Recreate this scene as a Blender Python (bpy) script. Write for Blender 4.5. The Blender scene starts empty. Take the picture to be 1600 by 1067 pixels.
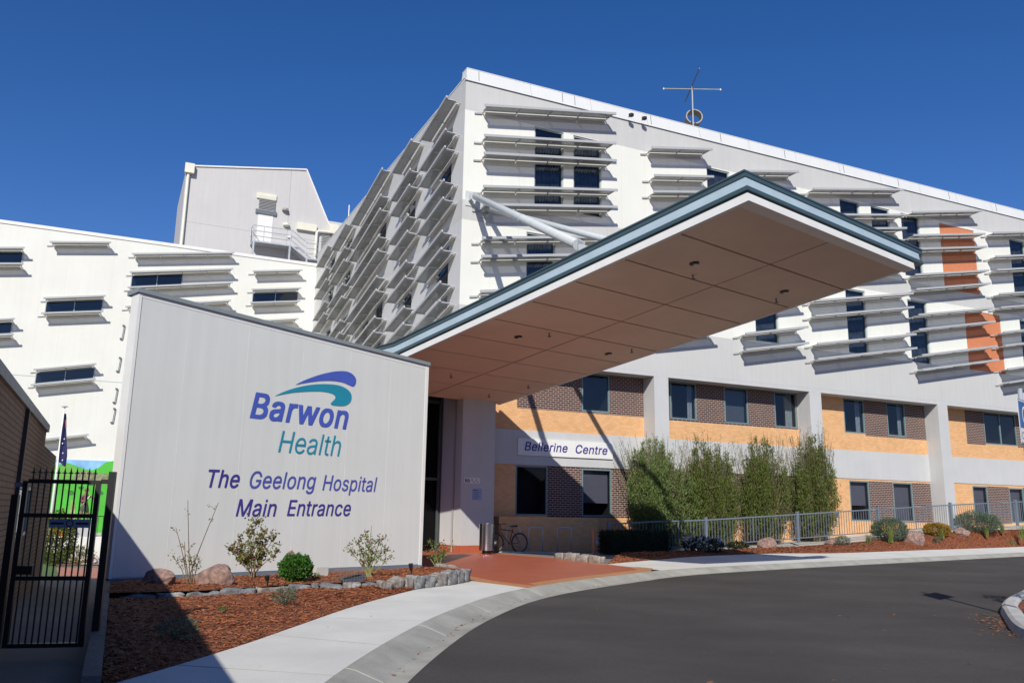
import bpy, bmesh, math, random
from mathutils import Vector as V, Matrix
from math import sin, cos, tan, atan, pi, radians, hypot, sqrt
random.seed(11)
scn = bpy.context.scene
COL = scn.collection

# ------------------------------------------------------------------ camera geometry (metres, camera stands at the origin)
F = 1297.0; PITCH = atan(264/1297.0); ROLL = radians(.94); EYE = 1.6
fw = V((0, cos(PITCH), sin(PITCH))); r0 = V((1, 0, 0)); u0 = V((0, -sin(PITCH), cos(PITCH)))
RT = cos(ROLL)*r0 + sin(ROLL)*u0; UP = -sin(ROLL)*r0 + cos(ROLL)*u0
CAM = V((0, 0, EYE)); Z = V((0, 0, 1))
def ray(x, y): return (fw*F + RT*(x-800) - UP*(y-533.5)).normalized()
def gnd(x, y, z=0.0):                       # point of the survey photograph on a level z
    d = ray(x, y); return CAM + d*((z-EYE)/d.z)
def dep(x, y, Y):
    d = ray(x, y); return CAM + d*(Y/d.y)
def onplane(x, y, p0, n):
    d = ray(x, y); return CAM + d*((V(p0)-CAM).dot(n)/d.dot(n))

# ------------------------------------------------------------------ building axes
PH = radians(64.7)
U = V((sin(PH), cos(PH), 0)); D = V((-cos(PH), sin(PH), 0))
P0 = V((-2.0197, 30.5, 0))
def B(x, y, z=0): return P0 + U*x + D*y + Z*z
def frame(o, x, y):
    x = V(x).normalized(); y = V(y).normalized(); z = x.cross(y)
    return Matrix(((x.x, y.x, z.x, o[0]), (x.y, y.y, z.y, o[1]), (x.z, y.z, z.z, o[2]), (0, 0, 0, 1)))
MB_ = frame(P0, U, D)
def inB(p): q = V(p)-P0; return V((q.dot(U), q.dot(D), q.z))
def bpl(x, y, off=0.0):                     # photograph -> (x, z) on the plane y=off of the building frame
    q = inB(onplane(x, y, B(0, off), D)); return q.x, q.z

# ------------------------------------------------------------------ materials
MATS = {}
def nodes(m):
    m.use_nodes = True; nt = m.node_tree; b = nt.nodes.get('Principled BSDF'); return nt, b
def N_(nt, t, **k):
    n = nt.nodes.new(t)
    for a, v in k.items():
        if a in n.inputs: n.inputs[a].default_value = v
        else: setattr(n, a, v)
    return n
def mat(name, col, rough=.6, var=.12, scale=3., bump=0., bscale=40., metal=0., spec=.5, fine=0., streak=0.):
    if name in MATS: return MATS[name]
    m = bpy.data.materials.new(name); nt, b = nodes(m); L = nt.links.new
    b.inputs['Roughness'].default_value = rough; b.inputs['Metallic'].default_value = metal
    b.inputs['Specular IOR Level'].default_value = spec
    tc = N_(nt, 'ShaderNodeTexCoord')
    n1 = N_(nt, 'ShaderNodeTexNoise', Scale=scale, Detail=6.0, Roughness=.6)
    L(tc.outputs['Object'], n1.inputs['Vector'])
    r = N_(nt, 'ShaderNodeMapRange'); r.inputs[1].default_value = .3; r.inputs[2].default_value = .7
    r.inputs[3].default_value = 1-var; r.inputs[4].default_value = 1+var
    L(n1.outputs[0], r.inputs[0])
    out = r.outputs[0]
    if fine:
        n2 = N_(nt, 'ShaderNodeTexNoise', Scale=bscale, Detail=3.0); L(tc.outputs['Object'], n2.inputs['Vector'])
        r2 = N_(nt, 'ShaderNodeMapRange'); r2.inputs[1].default_value = .3; r2.inputs[2].default_value = .7
        r2.inputs[3].default_value = 1-fine; r2.inputs[4].default_value = 1+fine; L(n2.outputs[0], r2.inputs[0])
        mm = N_(nt, 'ShaderNodeMath', operation='MULTIPLY'); L(out, mm.inputs[0]); L(r2.outputs[0], mm.inputs[1]); out = mm.outputs[0]
    if streak:
        mp = N_(nt, 'ShaderNodeMapping'); mp.inputs['Scale'].default_value = (2.2, 2.2, .10); L(tc.outputs['Object'], mp.inputs[0])
        n3 = N_(nt, 'ShaderNodeTexNoise', Scale=2.5, Detail=5.0); L(mp.outputs[0], n3.inputs['Vector'])
        r3 = N_(nt, 'ShaderNodeMapRange'); r3.inputs[1].default_value = .35; r3.inputs[2].default_value = .7
        r3.inputs[3].default_value = 1.0; r3.inputs[4].default_value = 1-streak; L(n3.outputs[0], r3.inputs[0])
        mm = N_(nt, 'ShaderNodeMath', operation='MULTIPLY'); L(out, mm.inputs[0]); L(r3.outputs[0], mm.inputs[1]); out = mm.outputs[0]
    mx = N_(nt, 'ShaderNodeVectorMath', operation='SCALE'); mx.inputs[0].default_value = col[:3]
    L(out, mx.inputs['Scale']); L(mx.outputs[0], b.inputs['Base Color'])
    if bump:
        n4 = N_(nt, 'ShaderNodeTexNoise', Scale=bscale, Detail=4.0); L(tc.outputs['Object'], n4.inputs['Vector'])
        bp = N_(nt, 'ShaderNodeBump', Strength=bump, Distance=.02); L(n4.outputs[0], bp.inputs['Height']); L(bp.outputs[0], b.inputs['Normal'])
    MATS[name] = m; return m
def panel_mat(name, col, w, h, line=.75, lw=.012, streak=.08, rough=.45, axes='xz', off=(0, 0)):
    """painted sheet / precast panels with fine joints, in metres along the wall"""
    m = mat(name, col, rough, .03, .6, streak=streak); nt = m.node_tree; L = nt.links.new; b = nt.nodes['Principled BSDF']
    tc = N_(nt, 'ShaderNodeTexCoord'); sp = N_(nt, 'ShaderNodeSeparateXYZ'); L(tc.outputs['Object'], sp.inputs[0])
    ad = N_(nt, 'ShaderNodeMath', operation='ADD'); L(sp.outputs[0], ad.inputs[0]); L(sp.outputs[1], ad.inputs[1])
    def joint(src, per, o):
        a = N_(nt, 'ShaderNodeMath', operation='ADD'); L(src, a.inputs[0]); a.inputs[1].default_value = o+1000*per
        f = N_(nt, 'ShaderNodeMath', operation='MODULO'); L(a.outputs[0], f.inputs[0]); f.inputs[1].default_value = per
        c = N_(nt, 'ShaderNodeMath', operation='LESS_THAN'); L(f.outputs[0], c.inputs[0]); c.inputs[1].default_value = lw; return c.outputs[0]
    a = joint(ad.outputs[0], w, off[0]); c = joint(sp.outputs[2], h, off[1])
    mxn = N_(nt, 'ShaderNodeMath', operation='MAXIMUM'); L(a, mxn.inputs[0]); L(c, mxn.inputs[1])
    mul = N_(nt, 'ShaderNodeMapRange'); mul.inputs[3].default_value = 1; mul.inputs[4].default_value = line; L(mxn.outputs[0], mul.inputs[0])
    old = b.inputs['Base Color'].links[0].from_socket
    sc = N_(nt, 'ShaderNodeVectorMath', operation='SCALE'); L(old, sc.inputs[0]); L(mul.outputs[0], sc.inputs['Scale']); L(sc.outputs[0], b.inputs['Base Color'])
    return m
def brick(name, c1, c2, mortar, bw=.23, bh=.086, ms=.012, flat=False, rough=.85, bias=0., vary=None):
    if name in MATS: return MATS[name]
    m = bpy.data.materials.new(name); nt, b = nodes(m); L = nt.links.new
    tc = N_(nt, 'ShaderNodeTexCoord'); sp = N_(nt, 'ShaderNodeSeparateXYZ'); L(tc.outputs['Object'], sp.inputs[0])
    cb = N_(nt, 'ShaderNodeCombineXYZ')
    if flat: L(sp.outputs[0], cb.inputs[0]); L(sp.outputs[1], cb.inputs[1])
    else:
        ad = N_(nt, 'ShaderNodeMath', operation='ADD'); L(sp.outputs[0], ad.inputs[0]); L(sp.outputs[1], ad.inputs[1])
        L(ad.outputs[0], cb.inputs[0]); L(sp.outputs[2], cb.inputs[1])
    bt = N_(nt, 'ShaderNodeTexBrick'); bt.inputs['Scale'].default_value = 1
    bt.inputs['Color1'].default_value = (*c1, 1); bt.inputs['Color2'].default_value = (*c2, 1); bt.inputs['Mortar'].default_value = (*mortar, 1)
    bt.inputs['Mortar Size'].default_value = ms; bt.inputs['Brick Width'].default_value = bw; bt.inputs['Row Height'].default_value = bh
    bt.inputs['Bias'].default_value = bias; bt.inputs['Mortar Smooth'].default_value = .2
    L(cb.outputs[0], bt.inputs['Vector'])
    n1 = N_(nt, 'ShaderNodeTexNoise', Scale=1.7, Detail=8.0, Roughness=.7); L(tc.outputs['Object'], n1.inputs['Vector'])
    r = N_(nt, 'ShaderNodeMapRange'); r.inputs[1].default_value = .3; r.inputs[2].default_value = .7; r.inputs[3].default_value = .93; r.inputs[4].default_value = 1.06
    L(n1.outputs[0], r.inputs[0])
    sc = N_(nt, 'ShaderNodeVectorMath', operation='SCALE'); L(bt.outputs[0], sc.inputs[0]); L(r.outputs[0], sc.inputs['Scale']); L(sc.outputs[0], b.inputs['Base Color'])
    bp = N_(nt, 'ShaderNodeBump', Strength=.5, Distance=.01); bp.invert = True; L(bt.outputs[1], bp.inputs['Height']); L(bp.outputs[0], b.inputs['Normal'])
    b.inputs['Roughness'].default_value = rough; MATS[name] = m; return m
def leafmat(name, c1, c2, rough=.5, trans=.25):
    m = bpy.data.materials.new(name); nt, b = nodes(m); L = nt.links.new
    g = N_(nt, 'ShaderNodeNewGeometry'); cr = N_(nt, 'ShaderNodeMix', data_type='RGBA')
    cr.inputs[6].default_value = (*c1, 1); cr.inputs[7].default_value = (*c2, 1)
    tc = N_(nt, 'ShaderNodeTexCoord'); n1 = N_(nt, 'ShaderNodeTexNoise', Scale=2.2, Detail=3.0); L(tc.outputs['Object'], n1.inputs['Vector'])
    a = N_(nt, 'ShaderNodeMath', operation='ADD'); L(g.outputs['Random Per Island'], a.inputs[0]); L(n1.outputs[0], a.inputs[1])
    s = N_(nt, 'ShaderNodeMath', operation='MULTIPLY'); L(a.outputs[0], s.inputs[0]); s.inputs[1].default_value = .6
    s.use_clamp = True
    L(s.outputs[0], cr.inputs[0]); L(cr.outputs[2], b.inputs['Base Color'])
    b.inputs['Roughness'].default_value = rough; b.inputs['Specular IOR Level'].default_value = .3
    tr = N_(nt, 'ShaderNodeBsdfTranslucent'); L(cr.outputs[2], tr.inputs[0])
    mx = N_(nt, 'ShaderNodeMixShader'); mx.inputs[0].default_value = trans
    L(b.outputs[0], mx.inputs[1]); L(tr.outputs[0], mx.inputs[2])
    L(mx.outputs[0], nt.nodes['Material Output'].inputs[0]); MATS[name] = m; return m
def glassmat(name, tint=(.42, .46, .50), refl=(.5, .55, .62), ior=1.5, base=.10):
    m = bpy.data.materials.new(name); nt, b = nodes(m); L = nt.links.new
    gl = N_(nt, 'ShaderNodeBsdfGlossy'); gl.inputs['Roughness'].default_value = .02; gl.inputs['Color'].default_value = (*refl, 1)
    tr = N_(nt, 'ShaderNodeBsdfTransparent'); tr.inputs[0].default_value = (*tint, 1)
    tc = N_(nt, 'ShaderNodeTexCoord'); nz = N_(nt, 'ShaderNodeTexNoise', Scale=.9, Detail=1.0); L(tc.outputs['Object'], nz.inputs['Vector'])
    bp = N_(nt, 'ShaderNodeBump', Strength=.12, Distance=.03); L(nz.outputs[0], bp.inputs['Height']); L(bp.outputs[0], gl.inputs['Normal'])
    lw = N_(nt, 'ShaderNodeLayerWeight'); pw = N_(nt, 'ShaderNodeMath', operation='POWER'); L(lw.outputs['Facing'], pw.inputs[0]); pw.inputs[1].default_value = 3.5
    a = N_(nt, 'ShaderNodeMath', operation='MULTIPLY_ADD'); L(pw.outputs[0], a.inputs[0]); a.inputs[1].default_value = .75; a.inputs[2].default_value = base; a.use_clamp = True
    mx = N_(nt, 'ShaderNodeMixShader'); L(a.outputs[0], mx.inputs[0]); L(tr.outputs[0], mx.inputs[1]); L(gl.outputs[0], mx.inputs[2])
    L(mx.outputs[0], nt.nodes['Material Output'].inputs[0]); MATS[name] = m; return m
def perfmat(name, col, op=.62):
    m = mat(name, col, .45, .05, 2.); nt = m.node_tree; b = nt.nodes['Principled BSDF']
    b.inputs['Alpha'].default_value = op; return m

white = panel_mat('white cladding', (.75, .75, .69), 1.22, 40, .86, .015, .03)
grey = panel_mat('pale grey precast', (.53, .53, .515), 6.6, 40, .88, .02, .05, .6)
lwhite = panel_mat('white wing cladding', (.71, .71, .655), 1.24, 40, .90, .015, .03, off=(.6, 0))
parapet = panel_mat('parapet sheet', (.70, .71, .70), 2.9, 40, .6, .02, .03, .35)
sgrey = panel_mat('return face panel', (.60, .60, .59), 3.8, 40, 1.18, .014, .035, .4)
plantm = panel_mat('plant room precast', (.52, .51, .50), 7.3, 5.2, .6, .03, .05, .6)
concrete = mat('concrete', (.50, .49, .45), .8, .10, 1.3, .25, 60, fine=.06, streak=.06)
conc_dark = mat('kerb concrete', (.34, .33, .29), .85, .22, 1.5, .3, 70, fine=.12)
pathm = mat('path concrete', (.60, .59, .55), .85, .10, .8, .2, 80, fine=.05)
column_m = mat('painted column', (.52, .52, .515), .6, .04, 1., streak=.04)
sidew = mat('recess shade wall', (.11, .10, .088), .7, .06, 1.)  # dark tone puts the entrance recess shade into the wall colour
orange_br = brick('orange brick', (.66, .36, .155), (.77, .43, .205), (.60, .36, .19), ms=.010)
dark_br = brick('dark brick', (.10, .036, .032), (.038, .028, .032), (.40, .32, .26), ms=.010, bias=-.1)
tan_br = brick('tan brick', (.33, .20, .11), (.27, .16, .085), (.13, .085, .055), bw=.24, bh=.086, ms=.012)
tiles = brick('terracotta tile', (.44, .115, .055), (.37, .09, .045), (.33, .10, .055), bw=.45, bh=.15, ms=.008, flat=True, rough=.42)
tile_edge = brick('ochre tile', (.50, .24, .10), (.45, .20, .08), (.36, .18, .1), bw=.3, bh=.15, ms=.008, flat=True, rough=.5)
redpanel = mat('burnt orange panel', (.56, .20, .09), .7, .06, 6, .2, 30, fine=.1)
tealframe = mat('teal window frame', (.16, .23, .24), .5, .05)
greyframe = mat('grey window frame', (.36, .42, .43), .5, .05)
alu = mat('sunshade aluminium', (.41, .42, .425), .4, .05, 3., spec=.5)
perf = perfmat('perforated sunshade sheet', (.30, .305, .295), .66)
teal_cap = mat('dark teal capping', (.05, .085, .097), .38, .08, 2.)
lblue = mat('pale blue fascia', (.41, .51, .56), .35, .10, 1.2)
whitep = mat('white paint', (.74, .73, .70), .45, .04, 2.)
recess = mat('grey flashing', (.26, .26, .25), .6, .05)
soffm = mat('soffit sheet', (.76, .62, .49), .75, .07, .5, streak=.0)
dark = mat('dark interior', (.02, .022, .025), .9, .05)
room = mat('room interior', (.06, .06, .065), .9, .3, .8)
curtain = mat('curtain cloth', (.75, .77, .76), .9, .2, 6.)
blind = mat('roller blind', (.27, .28, .32), .9, .05, 2.)
glass = glassmat('window glass')
glass_lo = glassmat('lower window glass', (.5, .5, .55), base=.03)
navy = mat('navy lettering', (.05, .035, .24), .4, .03)
navy2 = mat('blue lettering', (.075, .085, .36), .4, .03)
blueL = mat('logo blue', (.06, .10, .43), .4, .10, 2.)
tealL = mat('logo teal', (.015, .235, .34), .4, .05, 2.)
steel = mat('galvanised steel', (.50, .52, .54), .42, .10, 3., metal=.35)
tubem = mat('pale steel tube', (.52, .55, .55), .42, .06, 2.)
railm = mat('blue grey paint', (.15, .18, .215), .5, .06, 4.)
black = mat('black steel', (.012, .012, .013), .4, .1)
darkgrey = mat('dark grey trim', (.14, .16, .18), .5, .1)
stainless = mat('stainless steel', (.62, .60, .58), .22, .05, 8., metal=1.)
stone_m = mat('bluestone', (.24, .235, .225), .9, .45, 7., .9, 26., fine=.25)
boulder_m = mat('volcanic boulder', (.235, .15, .125), .95, .35, 3.5, 1., 14., fine=.3)
timber = mat('weathered timber', (.16, .14, .12), .9, .25, 3., .4, 30., fine=.2)
bark = mat('twig bark', (.17, .12, .075), .9, .3, 8.)
greenst = mat('green stem', (.20, .22, .06), .7, .2, 8.)
cream = mat('cream paint', (.72, .70, .58), .5, .06, 2.)
rubber = mat('rubber', (.015, .015, .015), .7, .1)
# asphalt
asph = mat('asphalt', (.072, .066, .062), .95, .18, .30, .5, 160, fine=.28, spec=.15, streak=.0)
def scuff(m):
    nt = m.node_tree; L = nt.links.new; b = nt.nodes['Principled BSDF']; tc = N_(nt, 'ShaderNodeTexCoord')
    mp = N_(nt, 'ShaderNodeMapping'); mp.inputs['Rotation'].default_value = (0, 0, .6); mp.inputs['Scale'].default_value = (.35, .8, 1); L(tc.outputs['Object'], mp.inputs[0])
    n1 = N_(nt, 'ShaderNodeTexNoise', Scale=.9, Detail=9.0, Roughness=.65); L(mp.outputs[0], n1.inputs['Vector'])
    n2 = N_(nt, 'ShaderNodeTexVoronoi', Scale=210.); L(tc.outputs['Object'], n2.inputs['Vector'])
    r = N_(nt, 'ShaderNodeMapRange'); r.inputs[1].default_value = .42; r.inputs[2].default_value = .75; r.inputs[3].default_value = .94; r.inputs[4].default_value = 1.22; L(n1.outputs[0], r.inputs[0])
    sp = N_(nt, 'ShaderNodeSeparateColor'); L(n2.outputs['Color'], sp.inputs[0])
    r2 = N_(nt, 'ShaderNodeMapRange'); r2.inputs[1].default_value = 0; r2.inputs[2].default_value = 1; r2.inputs[3].default_value = .62; r2.inputs[4].default_value = 1.42; L(sp.outputs[0], r2.inputs[0])
    mm = N_(nt, 'ShaderNodeMath', operation='MULTIPLY'); L(r.outputs[0], mm.inputs[0]); L(r2.outputs[0], mm.inputs[1])
    old = b.inputs['Base Color'].links[0].from_socket; sc = N_(nt, 'ShaderNodeVectorMath', operation='SCALE'); L(old, sc.inputs[0]); L(mm.outputs[0], sc.inputs['Scale']); L(sc.outputs[0], b.inputs['Base Color'])
scuff(asph)
# mulch
def mulchmat():
    m = bpy.data.materials.new('bark mulch'); nt, b = nodes(m); L = nt.links.new
    tc = N_(nt, 'ShaderNodeTexCoord'); nz = N_(nt, 'ShaderNodeTexNoise', Scale=14., Detail=2.); L(tc.outputs['Object'], nz.inputs['Vector'])
    mp = N_(nt, 'ShaderNodeVectorMath', operation='MULTIPLY_ADD'); L(nz.outputs['Color'], mp.inputs[0]); mp.inputs[1].default_value = (.12, .12, .12); L(tc.outputs['Object'], mp.inputs[2])
    v = N_(nt, 'ShaderNodeTexVoronoi', Scale=30.); L(mp.outputs[0], v.inputs['Vector'])
    sp = N_(nt, 'ShaderNodeSeparateColor'); L(v.outputs['Color'], sp.inputs[0])
    cr = N_(nt, 'ShaderNodeValToRGB'); e = cr.color_ramp.elements; e[0].position = 0; e[0].color = (.055, .015, .007, 1); e[1].position = 1; e[1].color = (.40, .17, .075, 1)
    x = cr.color_ramp.elements.new(.35); x.color = (.20, .05, .018, 1); x = cr.color_ramp.elements.new(.8); x.color = (.31, .09, .03, 1)
    L(sp.outputs[0], cr.inputs[0]); L(cr.outputs[0], b.inputs['Base Color'])
    bp = N_(nt, 'ShaderNodeBump', Strength=1., Distance=.03); L(v.outputs['Distance'], bp.inputs['Height']); L(bp.outputs[0], b.inputs['Normal'])
    b.inputs['Roughness'].default_value = .9; return m
mulch = mulchmat()
chipm = leafmat('bark chip', (.14, .038, .013), (.44, .155, .06), .8, .0)
leafA = leafmat('willowy leaf', (.025, .045, .008), (.16, .20, .04))
leafB = leafmat('broad leaf', (.045, .085, .02), (.19, .25, .075))
leafC = leafmat('olive rose leaf', (.05, .07, .02), (.26, .24, .08))
leafD = leafmat('bright green leaf', (.02, .08, .012), (.09, .23, .035))
leafR = leafmat('red rose leaf', (.10, .02, .025), (.26, .08, .06))
leafS = leafmat('silver green leaf', (.045, .07, .045), (.15, .20, .13))
leafY = leafmat('golden leaf', (.12, .12, .015), (.42, .22, .03))
leafG = leafmat('strappy leaf', (.07, .11, .02), (.26, .30, .08))
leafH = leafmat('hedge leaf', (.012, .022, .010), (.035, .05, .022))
flowerW = leafmat('white flower', (.25, .32, .35), (.75, .8, .85))
flowerO = leafmat('orange flower', (.6, .2, .02), (.8, .4, .05))

# ------------------------------------------------------------------ mesh helper
class MB:
    def __init__(s): s.v = []; s.f = []
    def quad(s, *p):
        i = len(s.v); s.v += [tuple(q) for q in p]; s.f.append(tuple(range(i, i+len(p)))); return s
    def hexa(s, lo, hi):                      # 4 lower, 4 upper corners, counter-clockwise from above
        i = len(s.v); s.v += [tuple(q) for q in lo+hi]
        s.f += [(i+3, i+2, i+1, i), (i+4, i+5, i+6, i+7)] + [(i+a, i+(a+1) % 4, i+4+(a+1) % 4, i+4+a) for a in range(4)]; return s
    def box(s, x0, y0, z0, x1, y1, z1):
        return s.hexa([(x0, y0, z0), (x1, y0, z0), (x1, y1, z0), (x0, y1, z0)], [(x0, y0, z1), (x1, y0, z1), (x1, y1, z1), (x0, y1, z1)])
    def bar(s, a, b, w, h=None, up=Z):        # rectangular bar between two points
        a = V(a); b = V(b); h = h or w; d = (b-a).normalized(); x = d.cross(up)
        if x.length < 1e-4: x = d.cross(V((1, 0, 0)))
        x.normalize(); y = x.cross(d).normalized(); c = [x*(sx*w/2)+y*(sy*h/2) for sx, sy in ((-1, -1), (1, -1), (1, 1), (-1, 1))]
        i = len(s.v); s.v += [tuple(a+q) for q in c]+[tuple(b+q) for q in c]
        s.f += [(i, i+1, i+2, i+3), (i+7, i+6, i+5, i+4)]+[(i+(k+1) % 4, i+k, i+4+k, i+4+(k+1) % 4) for k in range(4)]; return s
    def tube(s, pts, r, n=10, cap=True):
        pts = [V(p) for p in pts]; rr = r if isinstance(r, (list, tuple)) else [r]*len(pts); base = len(s.v); px = None
        for k, p in enumerate(pts):
            d = (pts[min(k+1, len(pts)-1)]-pts[max(k-1, 0)]).normalized()
            x = (px - d*px.dot(d)) if px is not None else d.cross(Z if abs(d.z) < .95 else V((1, 0, 0)))
            x.normalize(); px = x; y = d.cross(x)
            s.v += [tuple(p+(x*cos(2*pi*j/n)+y*sin(2*pi*j/n))*rr[k]) for j in range(n)]
        for k in range(len(pts)-1):
            for j in range(n):
                a = base+k*n+j; b = base+k*n+(j+1) % n; s.f.append((a, b, b+n, a+n))
        if cap: s.f.append(tuple(base+j for j in reversed(range(n)))); s.f.append(tuple(base+(len(pts)-1)*n+j for j in range(n)))
        return s
    def lathe(s, c, prof, n=20):              # prof: (r, z)
        base = len(s.v); c = V(c)
        for r, z in prof: s.v += [(c.x+r*cos(2*pi*j/n), c.y+r*sin(2*pi*j/n), c.z+z) for j in range(n)]
        for k in range(len(prof)-1):
            for j in range(n): a = base+k*n+j; b = base+k*n+(j+1) % n; s.f.append((a, b, b+n, a+n))
        s.f.append(tuple(base+j for j in reversed(range(n)))); s.f.append(tuple(base+(len(prof)-1)*n+j for j in range(n))); return s
    def prism(s, pts, z0, z1):                # polygon (x,y) extruded, z0/z1 number or per-point list
        n = len(pts); i = len(s.v); za = z0 if isinstance(z0, list) else [z0]*n; zb = z1 if isinstance(z1, list) else [z1]*n
        s.v += [(p[0], p[1], za[k]) for k, p in enumerate(pts)]+[(p[0], p[1], zb[k]) for k, p in enumerate(pts)]
        s.f += [tuple(i+k for k in reversed(range(n))), tuple(i+n+k for k in range(n))]+[(i+k, i+(k+1) % n, i+n+(k+1) % n, i+n+k) for k in range(n)]; return s
    def xf(s, M): s.v = [tuple(M @ V(p)) for p in s.v]; return s
def obj(name, mb, m, parent=None, M=None, smooth=False, bevel=0.):
    me = bpy.data.meshes.new(name); me.from_pydata(mb.v, [], mb.f); me.update()
    bm = bmesh.new(); bm.from_mesh(me); bmesh.ops.recalc_face_normals(bm, faces=bm.faces)
    if bevel:
        bmesh.ops.bevel(bm, geom=list(bm.edges), offset=bevel, segments=2, affect='EDGES', clamp_overlap=True)
    bm.to_mesh(me); bm.free()
    if smooth: me.polygons.foreach_set('use_smooth', [True]*len(me.polygons))
    me.materials.append(m); o = bpy.data.objects.new(name, me); COL.objects.link(o)
    if parent is not None: o.parent = parent
    if M is not None: o.matrix_local = M
    return o
def tag(o, label=None, cat=None, group=None, kind=None):
    if label: o['label'] = label
    if cat: o['category'] = cat
    if group: o['group'] = group
    if kind: o['kind'] = kind
    return o
def thing(name, label, cat, M=None, loc=None, rz=0, group=None):
    o = bpy.data.objects.new(name, None); COL.objects.link(o); o.empty_display_size = .2
    if M is not None: o.matrix_local = M
    elif loc is not None: o.location = loc; o.rotation_euler = (0, 0, rz)
    return tag(o, label, cat, group)
def struct(name, mb, m, **k): return tag(obj(name, mb, m, **k), kind='structure')
def smooth_line(pts, n=6):
    pts = [V(p) for p in pts]; out = []
    for i in range(len(pts)-1):
        a = pts[max(i-1, 0)]; b = pts[i]; c = pts[i+1]; d = pts[min(i+2, len(pts)-1)]
        for k in range(n):
            t = k/n; out.append(.5*((2*b)+(c-a)*t+(2*a-5*b+4*c-d)*t*t+(3*b-a-3*c+d)*t*t*t))
    out.append(pts[-1]); return out
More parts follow.
